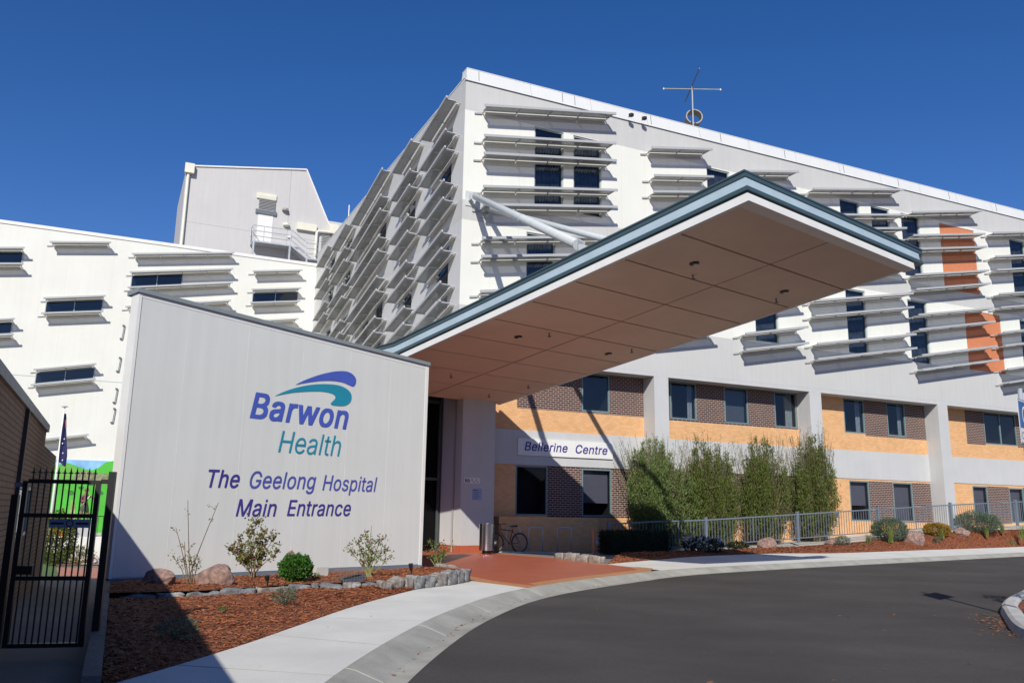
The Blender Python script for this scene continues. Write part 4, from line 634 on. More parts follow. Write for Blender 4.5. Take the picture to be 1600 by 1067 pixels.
def ringprof(o0, o1, z0, z1, tl0=3.0, oR=None):        # band along left, tip and right edges, following the outline
    mb = MB(); oR = o1 if oR is None else oR
    def zz(t, z): return z+(3.0-t)*.12 if t < 3.0 else z
    mb.hexa([(SL-o1, -TT-o1, z0), (SR+oR, -TT-o1, z0), (SR+oR, -TT+.25, z0), (SL-o1, -TT+.25, z0)], [(SL-o1, -TT-o1, z1), (SR+oR, -TT-o1, z1), (SR+oR, -TT+.25, z1), (SL-o1, -TT+.25, z1)])
    mb.hexa([(SL-o1, -TT+.251, z0), (SL+.1, -TT+.251, z0), (SL+.1, -3, z0), (SL-o1, -3, z0)], [(SL-o1, -TT+.251, z1), (SL+.1, -TT+.251, z1), (SL+.1, -3, z1), (SL-o1, -3, z1)])
    e0, e1 = (SR-.1, SR+.0) if z1 < .16 else (SR-1.0, SR-.12-z1*1.35)      # the long right side steps back upwards
    mb.hexa([(e0, -TT+.251, z0), (e1, -TT+.251, z0), (e1, .3, z0), (e0, .3, z0)], [(e0, -TT+.251, z1), (e1, -TT+.251, z1), (e1, .3, z1), (e0, .3, z1)])
    if z0 > .17:
        mb.hexa([(SL-o1, -2.999, z0), (SL+.1, -2.999, z0), (SL+.1, 1.5, z0+.54), (SL-o1, 1.5, z0+.54)], [(SL-o1, -2.999, z1), (SL+.1, -2.999, z1), (SL+.1, 1.5, z1+.54), (SL-o1, 1.5, z1+.54)])
    else:
        mb.hexa([(SL-o1, -2.999, z0), (SL+.1, -2.999, z0), (SL+.1, .3, z0), (SL-o1, .3, z0)], [(SL-o1, -2.999, z1), (SL+.1, -2.999, z1), (SL+.1, .3, z1+.36), (SL-o1, .3, z1+.36)])
    return mb
obj('edge_beam', ringprof(0, .02, -.01, .155, oR=.12), whitep, can)
obj('edge_recess', ringprof(0, -.03, .156, .199, oR=.2), recess, can)
obj('lower_capping', ringprof(0, .06, .20, .285, oR=.58), teal_cap, can)
def tri(o, z0, z1, oR): return ringprof(0, o, z0, z1, oR=oR)
obj('fascia', tri(.03, .286, .49, .5), lblue, can)
obj('upper_capping', tri(.05, .491, .60, .68), teal_cap, can)
obj('cap_roll', MB().tube([(SR+.66, -TT-.05, .605), (SL-.05, -TT-.05, .605), (SL-.05, -3, .605), (SL-.05, 1.5, 1.145)], .03, 8), teal_cap, can)
obj('roof_sheet', MB().box(SL+.1, -TT+.2, .5, SR-.95, -3.0, .58), recess, can)
obj('roof_sheet', MB().hexa([(SL+.1, -2.999, .5), (SR-.95, -2.999, .5), (SR-.95, 1.2, .5), (SL+.1, 1.2, .5)], [(SL+.1, -2.999, .58), (SR-.95, -2.999, .58), (SR-.95, 1.2, .6), (SL+.1, 1.2, 1.05)]), recess, can)
for s_, t_ in ((-4.62, 13.1), (-.98, 13.1), (-4.6, 6.8), (-.93, 6.8)):
    o = obj('downlight', MB().lathe((s_, -t_, -.035), [(.09, 0), (.115, .01), (.115, .045)], 16), black, can)
    obj('lamp', MB().lathe((s_+.05, -t_, -.05), [(.05, 0), (.06, .02)], 10), whitep, o)
for s_, t_ in ((-4.05, 12.6), (-.68, 12.66), (-4.05, 7.5), (-.63, 7.5), (-3.92, 2.57), (-.6, 2.57), (-1.04, .9)):
    obj('sprinkler', MB().lathe((s_, -t_, -.12), [(.05, 0), (.05, .02), (.015, .03), (.02, .12)], 8), darkgrey, can)
# stay tubes from the tall wall down to the canopy
MCi = MC.inverted()
def toC(p): return MCi @ p
for nm, w, s_, t_, r in (('a', (.40, 13.48), -6.1, 11.1, .125), ('b', (.95, 13.1), -.9, 12.0, .11)):
    Wp = toC(B(w[0], -.32, w[1])); Ep = V((s_, -t_, .80))
    tb = obj('stay_tube', MB().tube([Wp, Wp.lerp(Ep, .965)], r, 16), tubem, can, smooth=False)
    for p in tb.data.polygons: p.use_smooth = len(p.vertices) == 4
    col_ = Wp.lerp(Ep, .55); obj('tube_collar', MB().tube([col_, Wp.lerp(Ep, .557)], r+.012, 16), tubem, tb)
    k = Wp.lerp(Ep, .965); dv = (Ep-Wp).normalized()
    obj('end_clevis', MB().bar(k, Ep, .05, .26).tube([k-dv*.02, k+dv*.04], r+.01, 16).bar(V((Ep.x, Ep.y, .58)), V((Ep.x, Ep.y, .85)), .06, .3), tubem, tb)
    wp = MB(); q = B(w[0], 0, w[1])
    for p in ((-.28, -.03, -.3, .28, 0, .3),): wp.box(*p)
    wp.box(-.16, -.33, -.12, -.12, -.03, .12).box(.12, -.33, -.12, .16, -.03, .12)
    o = obj('wall_bracket', wp, tubem, can, M=MCi @ (MB_ @ Matrix.Translation((w[0], -.001, w[1]))))
# ================================================================== pillar and entrance recess
Rb = V((-.57, 31.2, 0)); PW, PD = 1.52, 1.25
MP = frame(Rb - d1*PW, d1, -d2h)
pil = thing('entrance_pillar', 'square pale pillar under the canopy with red tiled foot', 'pillar', M=MP)
obj('shaft', MB().box(0, 0, .36, PW, PD, 5.9), column_m, pil)
obj('tiled_base', MB().box(-.012, -.012, -.02, PW+.012, PD, .36), tiles, pil)
# no-smoking strip and blue notice
s1 = thing('wall_sticker', 'small white sticker strip with coloured dots on the pillar', 'sticker', M=MP @ Matrix.Translation((.12, -.006, 2.55)))
obj('backing', MB().box(0, -.002, 0, .72, .0, .2), whitep, s1)
for k, (cx_, cz_, m_) in enumerate(((.36, .12, black), (.42, .05, redpanel), (.5, .05, flowerO), (.55, .13, leafD), (.62, .06, leafY))): obj('dot', MB().box(cx_-.022, -.006, cz_-.022, cx_+.022, -.003, cz_+.022), m_, s1)
for k in range(4): obj('mark', MB().box(.04+.06*k, -.006, .03, .04+.06*k+.035, -.003, .17-.03*(k % 2)), black, s1)
s2 = thing('notice', 'pale blue notice with lines of text fixed on the pillar', 'notice', M=MP @ Matrix.Translation((.5, -.006, 1.95)))
obj('sheet', MB().box(0, -.003, 0, .44, 0, .42), mat('pale blue sheet', (.30, .38, .55), .5, .05), s2)
tx = MB()
for k in range(5): tx.box(.05, -.007, .34-.07*k, (.24, .32, .3, .33, .28)[k], -.004, .355-.07*k+(.012 if k == 0 else 0))
obj('text_lines', tx, navy, s2)
ent = thing('entrance_screen', 'dark glazed entrance screen with steel frames in the recess beside the pillar', 'doorway', M=MP)
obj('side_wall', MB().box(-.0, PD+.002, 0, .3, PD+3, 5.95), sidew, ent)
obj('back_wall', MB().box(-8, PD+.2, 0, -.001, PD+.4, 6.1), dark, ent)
fr = MB()
for x in (-.12, -1.35, -2.6, -3.9, -5.2): fr.box(x, PD+.05, 0, x+.08, PD+.17, 5.6)
for z in (2.65, 5.5): fr.box(-6.5, PD+.06, z, -.05, PD+.16, z+.1)
obj('frame', fr, mat('dark door frame', (.06, .075, .08), .5), ent)
obj('glazing', MB().quad((-6.5, PD+.12, .05), (-.1, PD+.12, .05), (-.1, PD+.12, 5.5), (-6.5, PD+.12, 5.5)), glassmat('door glass', (.3, .32, .33), (.5, .5, .5), base=.02), ent)
sg = thing('door_sticker', 'small vertical white sign on the dark entrance glazing', 'sign', M=MP @ Matrix.Translation((-2.25, PD+.09, 1.9)))
obj('sheet', MB().box(0, -.004, 0, .1, 0, .55), mat('dull white sheet', (.4, .4, .4), .6), sg)
rec = obj('roof_slab', MB().box(-9, 2.5, 5.98, PW+.1, 7, 6.4), grey, M=MP); tag(rec, 'flat roof slab over the entrance recess behind the canopy', 'roof')

# ================================================================== sign wall
SA = gnd(170, 904, .25); SB = gnd(658, 882, .25); sdir = SB-SA; SLn = sdir.length; sdir.normalize()
MS = frame(SA, sdir, Z.cross(sdir)); sn = Z.cross(sdir)
MSi = MS.inverted()
def spx(x, y):
    q = MSi @ onplane(x, y, SA, sn); return q.x, q.z
sw = thing('sign_wall', 'large pale grey panelled entrance sign wall with the hospital name lettering', 'sign wall', M=MS)
zl, zr = spx(213.5, 456)[1], spx(666, 571)[1]
def slab(y0, y1, x0, x1, zb=0., dz=0.): 
    f_ = lambda x: zl+(zr-zl)*x/SLn
    return MB().hexa([(x0, y0, zb), (x1, y0, zb), (x1, y1, zb), (x0, y1, zb)], [(x0, y0, f_(x0)+dz), (x1, y0, f_(x1)+dz), (x1, y1, f_(x1)+dz), (x0, y1, f_(x0)+dz)])
obj('core', slab(.02, .34, .01, SLn-.01), whitep, sw)
js = [spx(*p)[0] for p in ((297, 483), (391, 507), (476, 529), (549, 548), (611.6, 561))]; js = [.055]+js+[SLn-.09]
for a, b in zip(js, js[1:]): obj('sheet_panel', slab(.0, .019, a+.004, b-.004, .02, -.09), mat('sign wall sheet', (.63, .64, .61), .4, .03, .5, streak=.05), sw)
cnr = slab(-.012, .35, -.012, .05); obj('corner_trim', cnr, whitep, sw); obj('corner_trim', slab(-.012, .35, SLn-.085, SLn+.01), whitep, sw)
tp = slab(-.008, .35, .05, SLn-.085, .0); 
f_ = lambda x: zl+(zr-zl)*x/SLn
tp = MB().hexa([(.0501, -.006, f_(.05)-.085), (SLn-.0851, -.006, f_(SLn)-.085), (SLn-.0851, .36, f_(SLn)-.085), (.0501, .36, f_(.05)-.085)], [(.0501, -.006, f_(.05)-.002), (SLn-.0851, -.006, f_(SLn)-.002), (SLn-.0851, .36, f_(SLn)-.002), (.0501, .36, f_(.05)-.002)])
obj('top_trim', tp, whitep, sw)
obj('capping', MB().hexa([(-.05, -.05, zl), (SLn+.03, -.05, zr), (SLn+.03, .5, zr), (-.05, .5, zl)], [(-.05, -.05, zl+.085), (SLn+.03, -.05, zr+.085), (SLn+.03, .5, zr+.10), (-.05, .5, zl+.10)]), darkgrey_l := mat('blue grey capping', (.22, .25, .26), .5, .05), sw)
obj('base_flashing', MB().box(0.0, -.05, -.14, SLn, .3, -.002), mat('dark blue flashing', (.13, .17, .22), .45, .08), sw)
obj('footing', MB().box(.05, .08, -.6, SLn-.05, .3, -.141), dark, sw)
jn = MB()
for a in js[1:-1]: jn.box(a-.0035, -.002, .03, a+.0035, .018, f_(a)-.1)
obj('joint_strip', jn, mat('light joint', (.74, .74, .72), .5), sw)
# lettering on the wall
zo = lambda x, y: (300+x/3.953, 560+y/3.953)
fS = lambda x, z, d: (x, -.006-d, z)
def lettering(s, bl, br, tl_, m, bold, shear, trail=0.):
    a = spx(*zo(*bl)); b = spx(*zo(*br)); t = spx(*zo(*tl_))
    obj('lettering', text_fit(s, a[0], b[0], a[1], t[1]-a[1], fS, bold, shear, drop=b[1]-a[1]), m, sw)
lettering('Barwon', (355, 362), (962, 436), (400, 212), blueL, .022, .2)
lettering('Health', (530, 577), (915, 604), (572, 447), tealL, 0, .2)
lettering('The', (92, 794), (290, 797), (95, 685), navy, .012, .2)
lettering('Geelong', (352, 800), (762, 806), (400, 697), navy2, .008, .2)
lettering('Hospital', (803, 812), (1140, 822), (830, 720), navy2, .008, .2)
lettering('Main', (268, 972), (518, 973), (285, 868), navy, .010, .2)
lettering('Entrance', (584, 970), (978, 970), (598, 873), navy, .010, .2)
def swoosh(pts, m, nm):
    P = [spx(*zo(*p)) for p in pts]; mb = MB(); n = len(P)
    mb.v = [(a, -.0105, c) for a, c in P]+[(a, -.004, c) for a, c in P]; mb.f = [tuple(range(n))]+[(k, (k+1) % n, n+(k+1) % n, n+k) for k in range(n)]
    obj(nm, mb, m, sw)
def curve2(up, lo): return [tuple(v)[:2] for v in smooth_line([(x, y, 0) for x, y in up], 5)]+[tuple(v)[:2] for v in smooth_line([(x, y, 0) for x, y in lo], 5)][1:-1]
swoosh(curve2([(640, 161), (700, 132), (790, 100), (870, 82), (935, 78), (980, 90), (1008, 118), (1012, 145), (1002, 168), (990, 173)], [(990, 173), (970, 165), (930, 148), (870, 138), (800, 138), (720, 147), (640, 161)]), blueL, 'logo_wave')
swoosh(curve2([(513, 230), (580, 200), (660, 176), (740, 162), (820, 158), (900, 165), (950, 185), (978, 212), (984, 240), (975, 270), (945, 290), (900, 292), (862, 286), (856, 276)], [(856, 276), (870, 262), (884, 245), (878, 226), (850, 212), (790, 203), (700, 204), (610, 212), (513, 230)]), tealL, 'logo_wave')

# ================================================================== ground, road, kerbs
G0 = MB().quad((-400, -60, -1.65), (400, -60, -1.65), (400, 400, -1.65), (-400, 400, -1.65)); struct('ground', G0, asph)
edge = smooth_line([(-1.15, -3, 0), (-1.12, 2, 0), (-1.02, 6, 0), (-.93, 8.27, 0), (-.63, 10.93, 0), (-.25, 13.04, 0), (.43, 15.55, 0), (1.45, 17.75, 0), (3.1, 20.35, 0), (4.85, 22.75, 0), (7.84, 25.5, 0), (11.57, 28.55, 0), (16.32, 32.35, 0), (22.94, 37.7, 0), (32, 45, 0), (45, 55.5, 0)], 6)
def offs(line, d, z):
    out = []
    for i, p in enumerate(line):
        t = (line[min(i+1, len(line)-1)]-line[max(i-1, 0)]).normalized(); out.append(V((p.x-t.y*d, p.y+t.x*d, z)))
    return out
rd = MB(); n = len(edge)
for a, b in zip(edge, edge[1:]): rd.quad((a.x, a.y, .0), (60, a.y-8, .0), (60, b.y-8, .0), (b.x, b.y, .0))
road = struct('road', MB().prism([(p.x, p.y) for p in edge]+[(60, 50), (60, -6)], -.9, 0), asph)
A_ = [V((p.x, p.y, .003)) for p in edge]; Gt = offs(edge, .22, -.006); K1 = offs(edge, .50, .10); K2 = offs(edge, .60, .118)
kb = MB()
for L1, L2 in ((A_, Gt), (Gt, K1), (K1, K2)):
    for i in range(n-1): kb.quad(L1[i], L1[i+1], L2[i+1], L2[i])
struct('kerb', kb, conc_dark, smooth=True)
# kerb joints
kj = MB()
for i in range(4, n-1, 7):
    if K2[i].y < 45:
        for P_, Q_ in ((Gt[i], K1[i]), (K1[i], K2[i])): kj.bar(P_+Z*.003, Q_+Z*.003, .018, .004)
struct('kerb_joint', kj, mat('joint mortar', (.44, .42, .38), .9))
# footpath: left part, bounded by kerb back and the garden
pb = smooth_line([(-4.6, 2.5, 0), (-3.75, 6.0, 0), (-3.28, 7.6, 0), (-2.91, 9.4, 0), (-2.69, 11.0, 0), (-2.32, 13.6, 0), (-1.62, 16.6, 0), (-.79, 18.45, 0)], 5)
iK = [i for i, p in enumerate(K2) if p.y < 17.0][-1]
pl_ = [K2[i] for i in range(iK+1)]; end = V((.15, 17.15, .12))
poly = [(p.x, p.y) for p in pl_]+[(.35, 16.95)]+[(p.x, p.y) for p in reversed(pb)]+[(-9, 2.5), (-9, -3)]
struct('footpath', MB().prism(poly, -1.6, .12), pathm)
fj = MB()
for y in (8.3, 10.2, 12.1, 14.4): 
    a = min(pb, key=lambda p: abs(p.y-y)); b = min(K2, key=lambda p: abs(p.y-y+.35)); fj.bar(V((a.x, a.y, .122)), V((b.x, b.y, .122)), .012, .003)
struct('path_joint', fj, mat('path joint', (.36, .35, .32), .9))
# forecourt tiles
k_t = [p for p in K2 if 16.9 < p.y and p.x < 3.9]
tin = [(-.84, 18.4), (.33, 17.02)]+[(p.x+0, p.y) for p in k_t]+[(3.95, 23.4), (2.86, 25.2), (1.6, 28.0), (-.35, 30.2), (-1.5, 33.2), (-9, 33), (-8, 30), (-2.05, 21.7)]
struct('tile_border', MB().prism(tin, -1.6, .122), tile_edge)
def shrink(P, d):
    c = V((sum(p[0] for p in P)/len(P), sum(p[1] for p in P)/len(P), 0)); out = []; n = len(P)
    for i, p in enumerate(P):
        a, b = V((*P[i-1], 0)), V((*P[(i+1) % n], 0)); t = (b-a).normalized(); out.append((p[0]-t.y*d, p[1]+t.x*d))
    return out
tl2 = [(-.35, 18.5), (.55, 17.4)]+[(p.x-.28, p.y+.36) for p in k_t[1:]]+[(3.35, 23.6), (2.6, 24.9), (1.35, 27.7), (-.6, 29.95), (-1.7, 33), (-8.8, 32.8), (-7.8, 30), (-1.75, 21.7)]
o = struct('tiled_forecourt', MB().prism(tl2, .1, .127), tiles)
# bicycle bay paving in front of the bike racks
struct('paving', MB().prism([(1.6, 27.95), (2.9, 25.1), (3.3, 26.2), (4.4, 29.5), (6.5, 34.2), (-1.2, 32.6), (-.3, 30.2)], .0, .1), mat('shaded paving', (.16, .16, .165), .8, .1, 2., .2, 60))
# right path behind the kerb
prb = smooth_line([(2.86, 24.9, .125), (4.42, 26.9, .14), (6.89, 30.0, .15), (10.15, 32.3, .18), (12.6, 32.9, .2), (17.5, 36.2, .24), (25.0, 41.2, .30), (34, 48.3, .4), (46, 57.8, .5)], 5)
k_r = [p for p in K2 if p.x > 3.9]
pr_ = MB()
m_ = 60
def samp(L_, t):
    f = t*(len(L_)-1); i = min(int(f), len(L_)-2); return L_[i].lerp(L_[i+1], f-i)
for k in range(m_):
    a, b, c, d = samp(k_r, k/m_), samp(k_r, (k+1)/m_), samp(prb, (k+1)/m_), samp(prb, k/m_); pr_.quad(a, b, c, d)
pr_.quad((2.84, 24.95, .1215), (3.9, 23.3, .1215), samp(k_r, 0)+Z*.002, samp(prb, 0))
struct('footpath', pr_, mat('pale footpath concrete', (.60, .59, .55), .85, .08, .8, .2, 80, fine=.05))
# right garden bed between path and ramp
ramp_e = [(6.3, -1.75, .13), (7.4, -1.72, .15), (10.0, -1.72, .15), (12.5, -1.72, .24), (14.9, -1.72, .34), (19.5, -1.72, .62), (24.2, -1.72, .98), (29, -1.72, 1.12), (34, -1.72, 1.3), (42, -1.72, 1.45)]
re_ = smooth_line([B(*p) for p in ramp_e], 4)
gb = MB(); m_ = 90; rows = []
for k in range(m_+1):
    a, b = samp(prb, (k/m_)**1.0)-Z*.0, samp(re_, k/m_); r = []
    for j in range(9):
        t = j/8; p = a.lerp(b, t); p.z += .10*sin(pi*t)+(.03*sin(p.x*3.1+p.y*2)+.02*sin(p.x*7.3-p.y*5))*sin(pi*t); r.append(p)
    rows.append(r)
for k in range(m_):
    for j in range(8): gb.quad(rows[k][j], rows[k+1][j], rows[k+1][j+1], rows[k][j+1])
gb.quad(V((2.9, 25.1, .1)), rows[0][0], rows[0][8], V((3.3, 26.2, .1))); gb.quad((3.3, 26.2, .1), rows[0][8], B(6.3, .3, .1), (4.4, 29.5, .1))
struct('garden_bed', gb, mulch, smooth=True)
def bedz(x, y):
    best = min((((p.x-x)**2+(p.y-y)**2, p.z) for r in rows for p in r)); return best[1]
# ramp
rp = MB()
for a, b in zip(ramp_e, ramp_e[1:]): rp.hexa([(a[0], -1.66, -.2), (b[0], -1.66, -.2), (b[0], YB-.002, -.2), (a[0], YB-.002, -.2)], [(a[0], -1.66, a[2]+.03), (b[0], -1.66, b[2]+.03), (b[0], YB-.002, b[2]+.03), (a[0], YB-.002, a[2]+.03)])
rpo = struct('ramp', rp, concrete, M=MB_)
# left garden bed (mulch) : outer low part + raised part behind stones
SAg, SBg = V((SA.x, SA.y, 0)), V((SB.x, SB.y, 0))
stl = [V((-6.15, 13.3, .26)), V((-5.6, 13.45, .27)), V((-5.0, 13.75, .27)), V((-4.2, 14.45, .28)), V((-3.7, 14.97, .29)), V((-2.9, 15.35, .30)), V((-2.3, 15.55, .31)), V((-1.78, 16.45, .32)), V((-1.24, 17.35, .33)), V((-.9, 18.35, .33))]
gl_ = MB()
def strip(La, Lb, m_=50, q_=10, hump=.0, mb=None, seed=0):
    R = []
    for k in range(m_+1):
        a, b = samp(La, k/m_), samp(Lb, k/m_); r = []
        for j in range(q_+1):
            t = j/q_; p = a.lerp(b, t); p.z += (hump+.025*sin(p.x*5.1+p.y*3+seed)+.02*sin(p.x*11-p.y*8))*sin(pi*t); r.append(p)
        R.append(r)
    for k in range(m_):
        for j in range(q_): mb.quad(R[k][j], R[k+1][j], R[k+1][j+1], R[k][j+1])
    return R
pb_l = [V((-3.33, 7.35, .115))]+[V((p.x-.01, p.y, .115)) for p in pb if p.y > 7.6]+[V((-.85, 18.35, .12))]
lo_in = [V((-3.36, 7.3, .16)), V((-4.45, 9.5, .18)), V((-5.6, 11.95, .2)), V((-6.1, 13.1, .2))]+[p-Z*.09 for p in stl[1:]]
R1 = strip(pb_l, lo_in, 70, 14, .05, gl_)
wb_ = [SA.copy(), SA.lerp(SB, .25), SA.lerp(SB, .5), SA.lerp(SB, .75), SB.copy(), SB+V((.25, -.6, 0))]
wb_ = [V((p.x, p.y, .17))+sn*.2 for p in wb_]
R2 = strip(stl, wb_, 60, 16, .03, gl_, 2)
struct('garden_bed', gl_, mulch, smooth=True)
RR = [p for r in R1+R2 for p in r]
def bedL(x, y): return min(((p.x-x)**2+(p.y-y)**2, p.z) for p in RR)[1]
# loose bark chips on both beds
ch = MB()
def chip(p, s):
    a = random.uniform(0, 2*pi); l = s*random.uniform(.6, 1.6); w = s*random.uniform(.18, .4); t = random.uniform(-.5, .5)
    d = V((cos(a), sin(a), t*.6)).normalized(); e = V((-sin(a), cos(a), random.uniform(-.5, .5))).normalized(); p = p+Z*(.006+random.random()*.012)
    ch.quad(p-d*l/2-e*w/2, p+d*l/2-e*w/2, p+d*l/2+e*w/2, p-d*l/2+e*w/2)
for R, cnt in ((R1, 13000), (R2, 11000)):
    for _ in range(cnt):
        k = random.randrange(len(R)-1); j = random.randrange(len(R[0])-1); a = R[k][j].lerp(R[k+1][j], random.random()); b = R[k][j+1].lerp(R[k+1][j+1], random.random()); chip(a.lerp(b, random.random()), .05)
for _ in range(7000):
    k = random.randrange(len(rows)-1); j = random.randrange(8); a = rows[k][j].lerp(rows[k+1][j], random.random()); b = rows[k][j+1].lerp(rows[k+1][j+1], random.random()); chip(a.lerp(b, random.random()), .09)
o = obj('bark_chips', ch, chipm); tag(o, 'loose reddish bark chips spread over the garden beds', 'bark mulch', kind='stuff')
# leaf litter in the gutter and by the island
lt = MB(); ch2 = ch; ch = lt
for _ in range(130):
    i = random.choice([k for k in range(len(Gt)) if 4 < Gt[k].y < 22]); p = Gt[i].lerp(Gt[i+1], random.random()); chip(p+V((random.gauss(.0, .05), random.gauss(0, .08), 0)), .045)
for _ in range(170):
    t = random.random(); p = V((7.15, 11.9, 0)).lerp(V((8.35, 14.7, 0)), t); q = abs(random.gauss(0, .22)); chip(V((p.x-.9*q-.02, p.y+.4*q, 0)), .05)
for _ in range(40): chip(V((random.uniform(-.5, 12), random.uniform(7, 26), 0)) if False else V((random.uniform(1, 9), random.uniform(7.5, 16), 0)), .045)
for _ in range(8): chip(V((random.uniform(-3, -1.6), random.uniform(8, 14), .12)), .03)
o = obj('leaf_litter', lt, chipm); tag(o, 'dry brown leaves scattered in the gutter and beside the island', 'leaf litter', kind='stuff')

# resurfacing seam and specks on the asphalt
sm = MB(); P = smooth_line([gnd(1170, 913, .003), gnd(1300, 930, .003), gnd(1420, 944, .003), gnd(1540, 960, .003)], 8)
for a, b in zip(P, P[1:]): sm.quad(a+V((0, -.02, 0)), b+V((0, -.02, 0)), b+V((0, .03, 0)), a+V((0, .03, 0)))
struct('road_seam', sm, mat('pale seam', (.10, .094, .088), .95, .3, 6.))

# unseen dark ridge added behind the viewer to cut skylight and vary window reflections
tr = MB(); tp_ = [(-90+6*i, -27-2*sin(i*1.3), 6.0+2.4*NZh) for i, NZh in enumerate([abs(sin(k*1.7)+.5*sin(k*.9+1)) for k in range(34)])]
for (a, b, c), (d, e, f) in zip(tp_, tp_[1:]): tr.quad((a, b+4, -1.6), (d, e+4, -1.6), (d, e, f), (a, b, c))
struct('sky_screen_ridge', tr, mat('dark sky screen', (.05, .055, .035), .95, .5, .4))
# ================================================================== plants, rocks and small things
from mathutils import noise as NZ
def rock(name, label, c, sx, sy, sz, m=boulder_m, seed=0, group=None, sub=4, amp=.28, cat='boulder', rz=0, flat=.0):
    bm = bmesh.new(); bmesh.ops.create_icosphere(bm, subdivisions=sub+1, radius=1); rg = random.Random(seed)
    pls = [(V((rg.gauss(0, 1), rg.gauss(0, 1), rg.gauss(.1, .8))).normalized(), rg.uniform(.62, .9)) for _ in range(16)]
    for v in bm.verts:
        p = v.co.copy(); q = V((p.x*1.1+seed*3.7, p.y*1.1, p.z*1.1+seed))
        w = p*(1+amp*.9*NZ.noise(q*1.0))
        for n_, d_ in pls:
            e = w.dot(n_)-d_
            if e > 0: w -= n_*e*.93
        dn = NZ.noise(q*3.2)*.5+abs(NZ.noise(q*6.5))*-.45+NZ.noise(q*14)*.16+NZ.noise(q*30)*.07
        v.co = w+p*amp*.33*dn
    me = bpy.data.meshes.new(name); bmesh.ops.scale(bm, vec=(sx, sy, sz), verts=bm.verts); bm.to_mesh(me); bm.free()
    me.polygons.foreach_set('use_smooth', [True]*len(me.polygons)); me.materials.append(m)
    o = bpy.data.objects.new(name, me); COL.objects.link(o); o.location = (c[0], c[1], c[2]+sz*.35); o.rotation_euler = (0, 0, rz)
    return tag(o, label, cat, group)
def leaf(mb, p, d, l, w, up=None):
    d = d.normalized(); s = d.cross(V((random.uniform(-1, 1), random.uniform(-1, 1), random.uniform(-.2, 1))))
    if s.length < .05: s = d.cross(V((1, 0, 0)))
    s = s.normalized()*w/2; mb.quad(p, p+d*l*.45+s, p+d*l, p+d*l*.45-s)
def rv(s=1.): return V((random.gauss(0, s), random.gauss(0, s), random.gauss(0, s)))
def bush(name, label, c, h, r, n, m, cat='shrub', ll=.05, lw=.02, stems=8, bm_=bark, group=None, top=.5, shape='ball', foli='foliage', lift=.0):
    t = thing(name, label, cat, loc=c, group=group); lv, st = MB(), MB()
    for k in range(stems):
        a = 2*pi*k/stems+random.uniform(-.3, .3); rr = r*random.uniform(.2, .7)
        st.tube([(0, 0, -.05), (cos(a)*rr*.4, sin(a)*rr*.4, h*.3), (cos(a)*rr, sin(a)*rr, h*.62)], [.02, .014, .006], 5)
    for _ in range(n):
        while True:
            p = V((random.uniform(-1, 1), random.uniform(-1, 1), random.uniform(-1, 1)))
            if p.length <= 1 and p.length > random.random()**.5*.9: break
        q = V((p.x*r, p.y*r, h*.5+p.z*h*.5+lift)); nn = NZ.noise(q*4.5/max(r, .4)+V(c))
        if nn < -.25 and random.random() < .75: continue
        q *= 1+.12*NZ.noise(p*2.5+V(c))
        if q.z < .02: q.z = random.uniform(.02, .1)
        leaf(lv, q, V((p.x, p.y, p.z*.7+top))+rv(.5), ll*random.uniform(.6, 1.4), lw*random.uniform(.7, 1.3))
    obj('stem', st, bm_, t); obj(foli, lv, m, t); return t
def willowy(label, u, y, zb, ztop, r, n=22000, m=leafA, seed=0, lo=.06, ll=1.):
    random.seed(seed); c = B(u, y, zb); H = ztop-zb
    t = thing('tall_shrub', label, 'shrub', M=Matrix.Translation(c) @ Matrix.Rotation(math.atan2(U.y, U.x), 4, 'Z'), group='tall willowy shrubs behind the railing'); lv, st = MB(), MB()
    cl = []
    for k in range(42):                                  # upright limbs, each carrying a plume of leaf clumps
        a = random.uniform(0, 2*pi); q = r*sqrt(random.random()); hh = H*(.55+.43*random.random()**.6)*(1-.26*(q/r)**3); x0, y0 = cos(a)*q, sin(a)*q*.62
        bulge = random.uniform(.75, 1.0); lean = random.gauss(0, .12)
        for j in range(11):
            f = lo+(1-lo)*(j+random.random()*.7)/11; w_ = .42+.58*sin(min(1, f*1.75)*pi/2)-.22*max(0, f-.6)/.4
            cl.append((V((x0*w_*bulge+lean*f+random.gauss(0, .07), y0*w_+random.gauss(0, .05), hh*f)), (.29-.20*max(0, f-.35)/.65)*random.uniform(.7, 1.15)))
    for p, rc in cl: st.tube([(p.x*.12, p.y*.12, 0), (p.x*.5, p.y*.5, p.z*.5), p], [.02, .012, .005], 4, cap=False)
    for _ in range(n):
        p, rc = random.choice(cl); d = rv(1).normalized(); q = p+d*rc*random.uniform(.3, 1.15); q.z += random.uniform(-.10, .22)
        if q.z < .08: q.z = random.uniform(.08, .4)
        leaf(lv, q, d*.45+V((0, 0, 1.))+rv(.35), random.uniform(.07, .15)*ll, random.uniform(.018, .036)*ll)
    for k in range(90):                                  # thin upright shoots above the clumps
        a = random.uniform(0, 2*pi); q = r*.9*sqrt(random.random()); hh = H*random.uniform(.80, 1.06)*(1-.16*(q/r)**2); b0 = V((cos(a)*q*.75, sin(a)*q*.5, H*.45)); e = V((cos(a)*q*1.2+random.gauss(0, .09), sin(a)*q*.7, hh))
        P = smooth_line([b0, b0.lerp(e, .5)+rv(.04), e], 5); st.tube(P, .006, 3, cap=False)
        for _ in range(34):
            f = random.random()**1.3*(len(P)-1.001); i = int(f); w_ = P[i].lerp(P[i+1], f-i)+rv(.035+.05*(1-f/len(P))); leaf(lv, w_, V((0, 0, 1))+rv(.45), random.uniform(.05, .10), random.uniform(.014, .026))
    obj('trunk', st, bark, t); obj('foliage', lv, m, t); return t
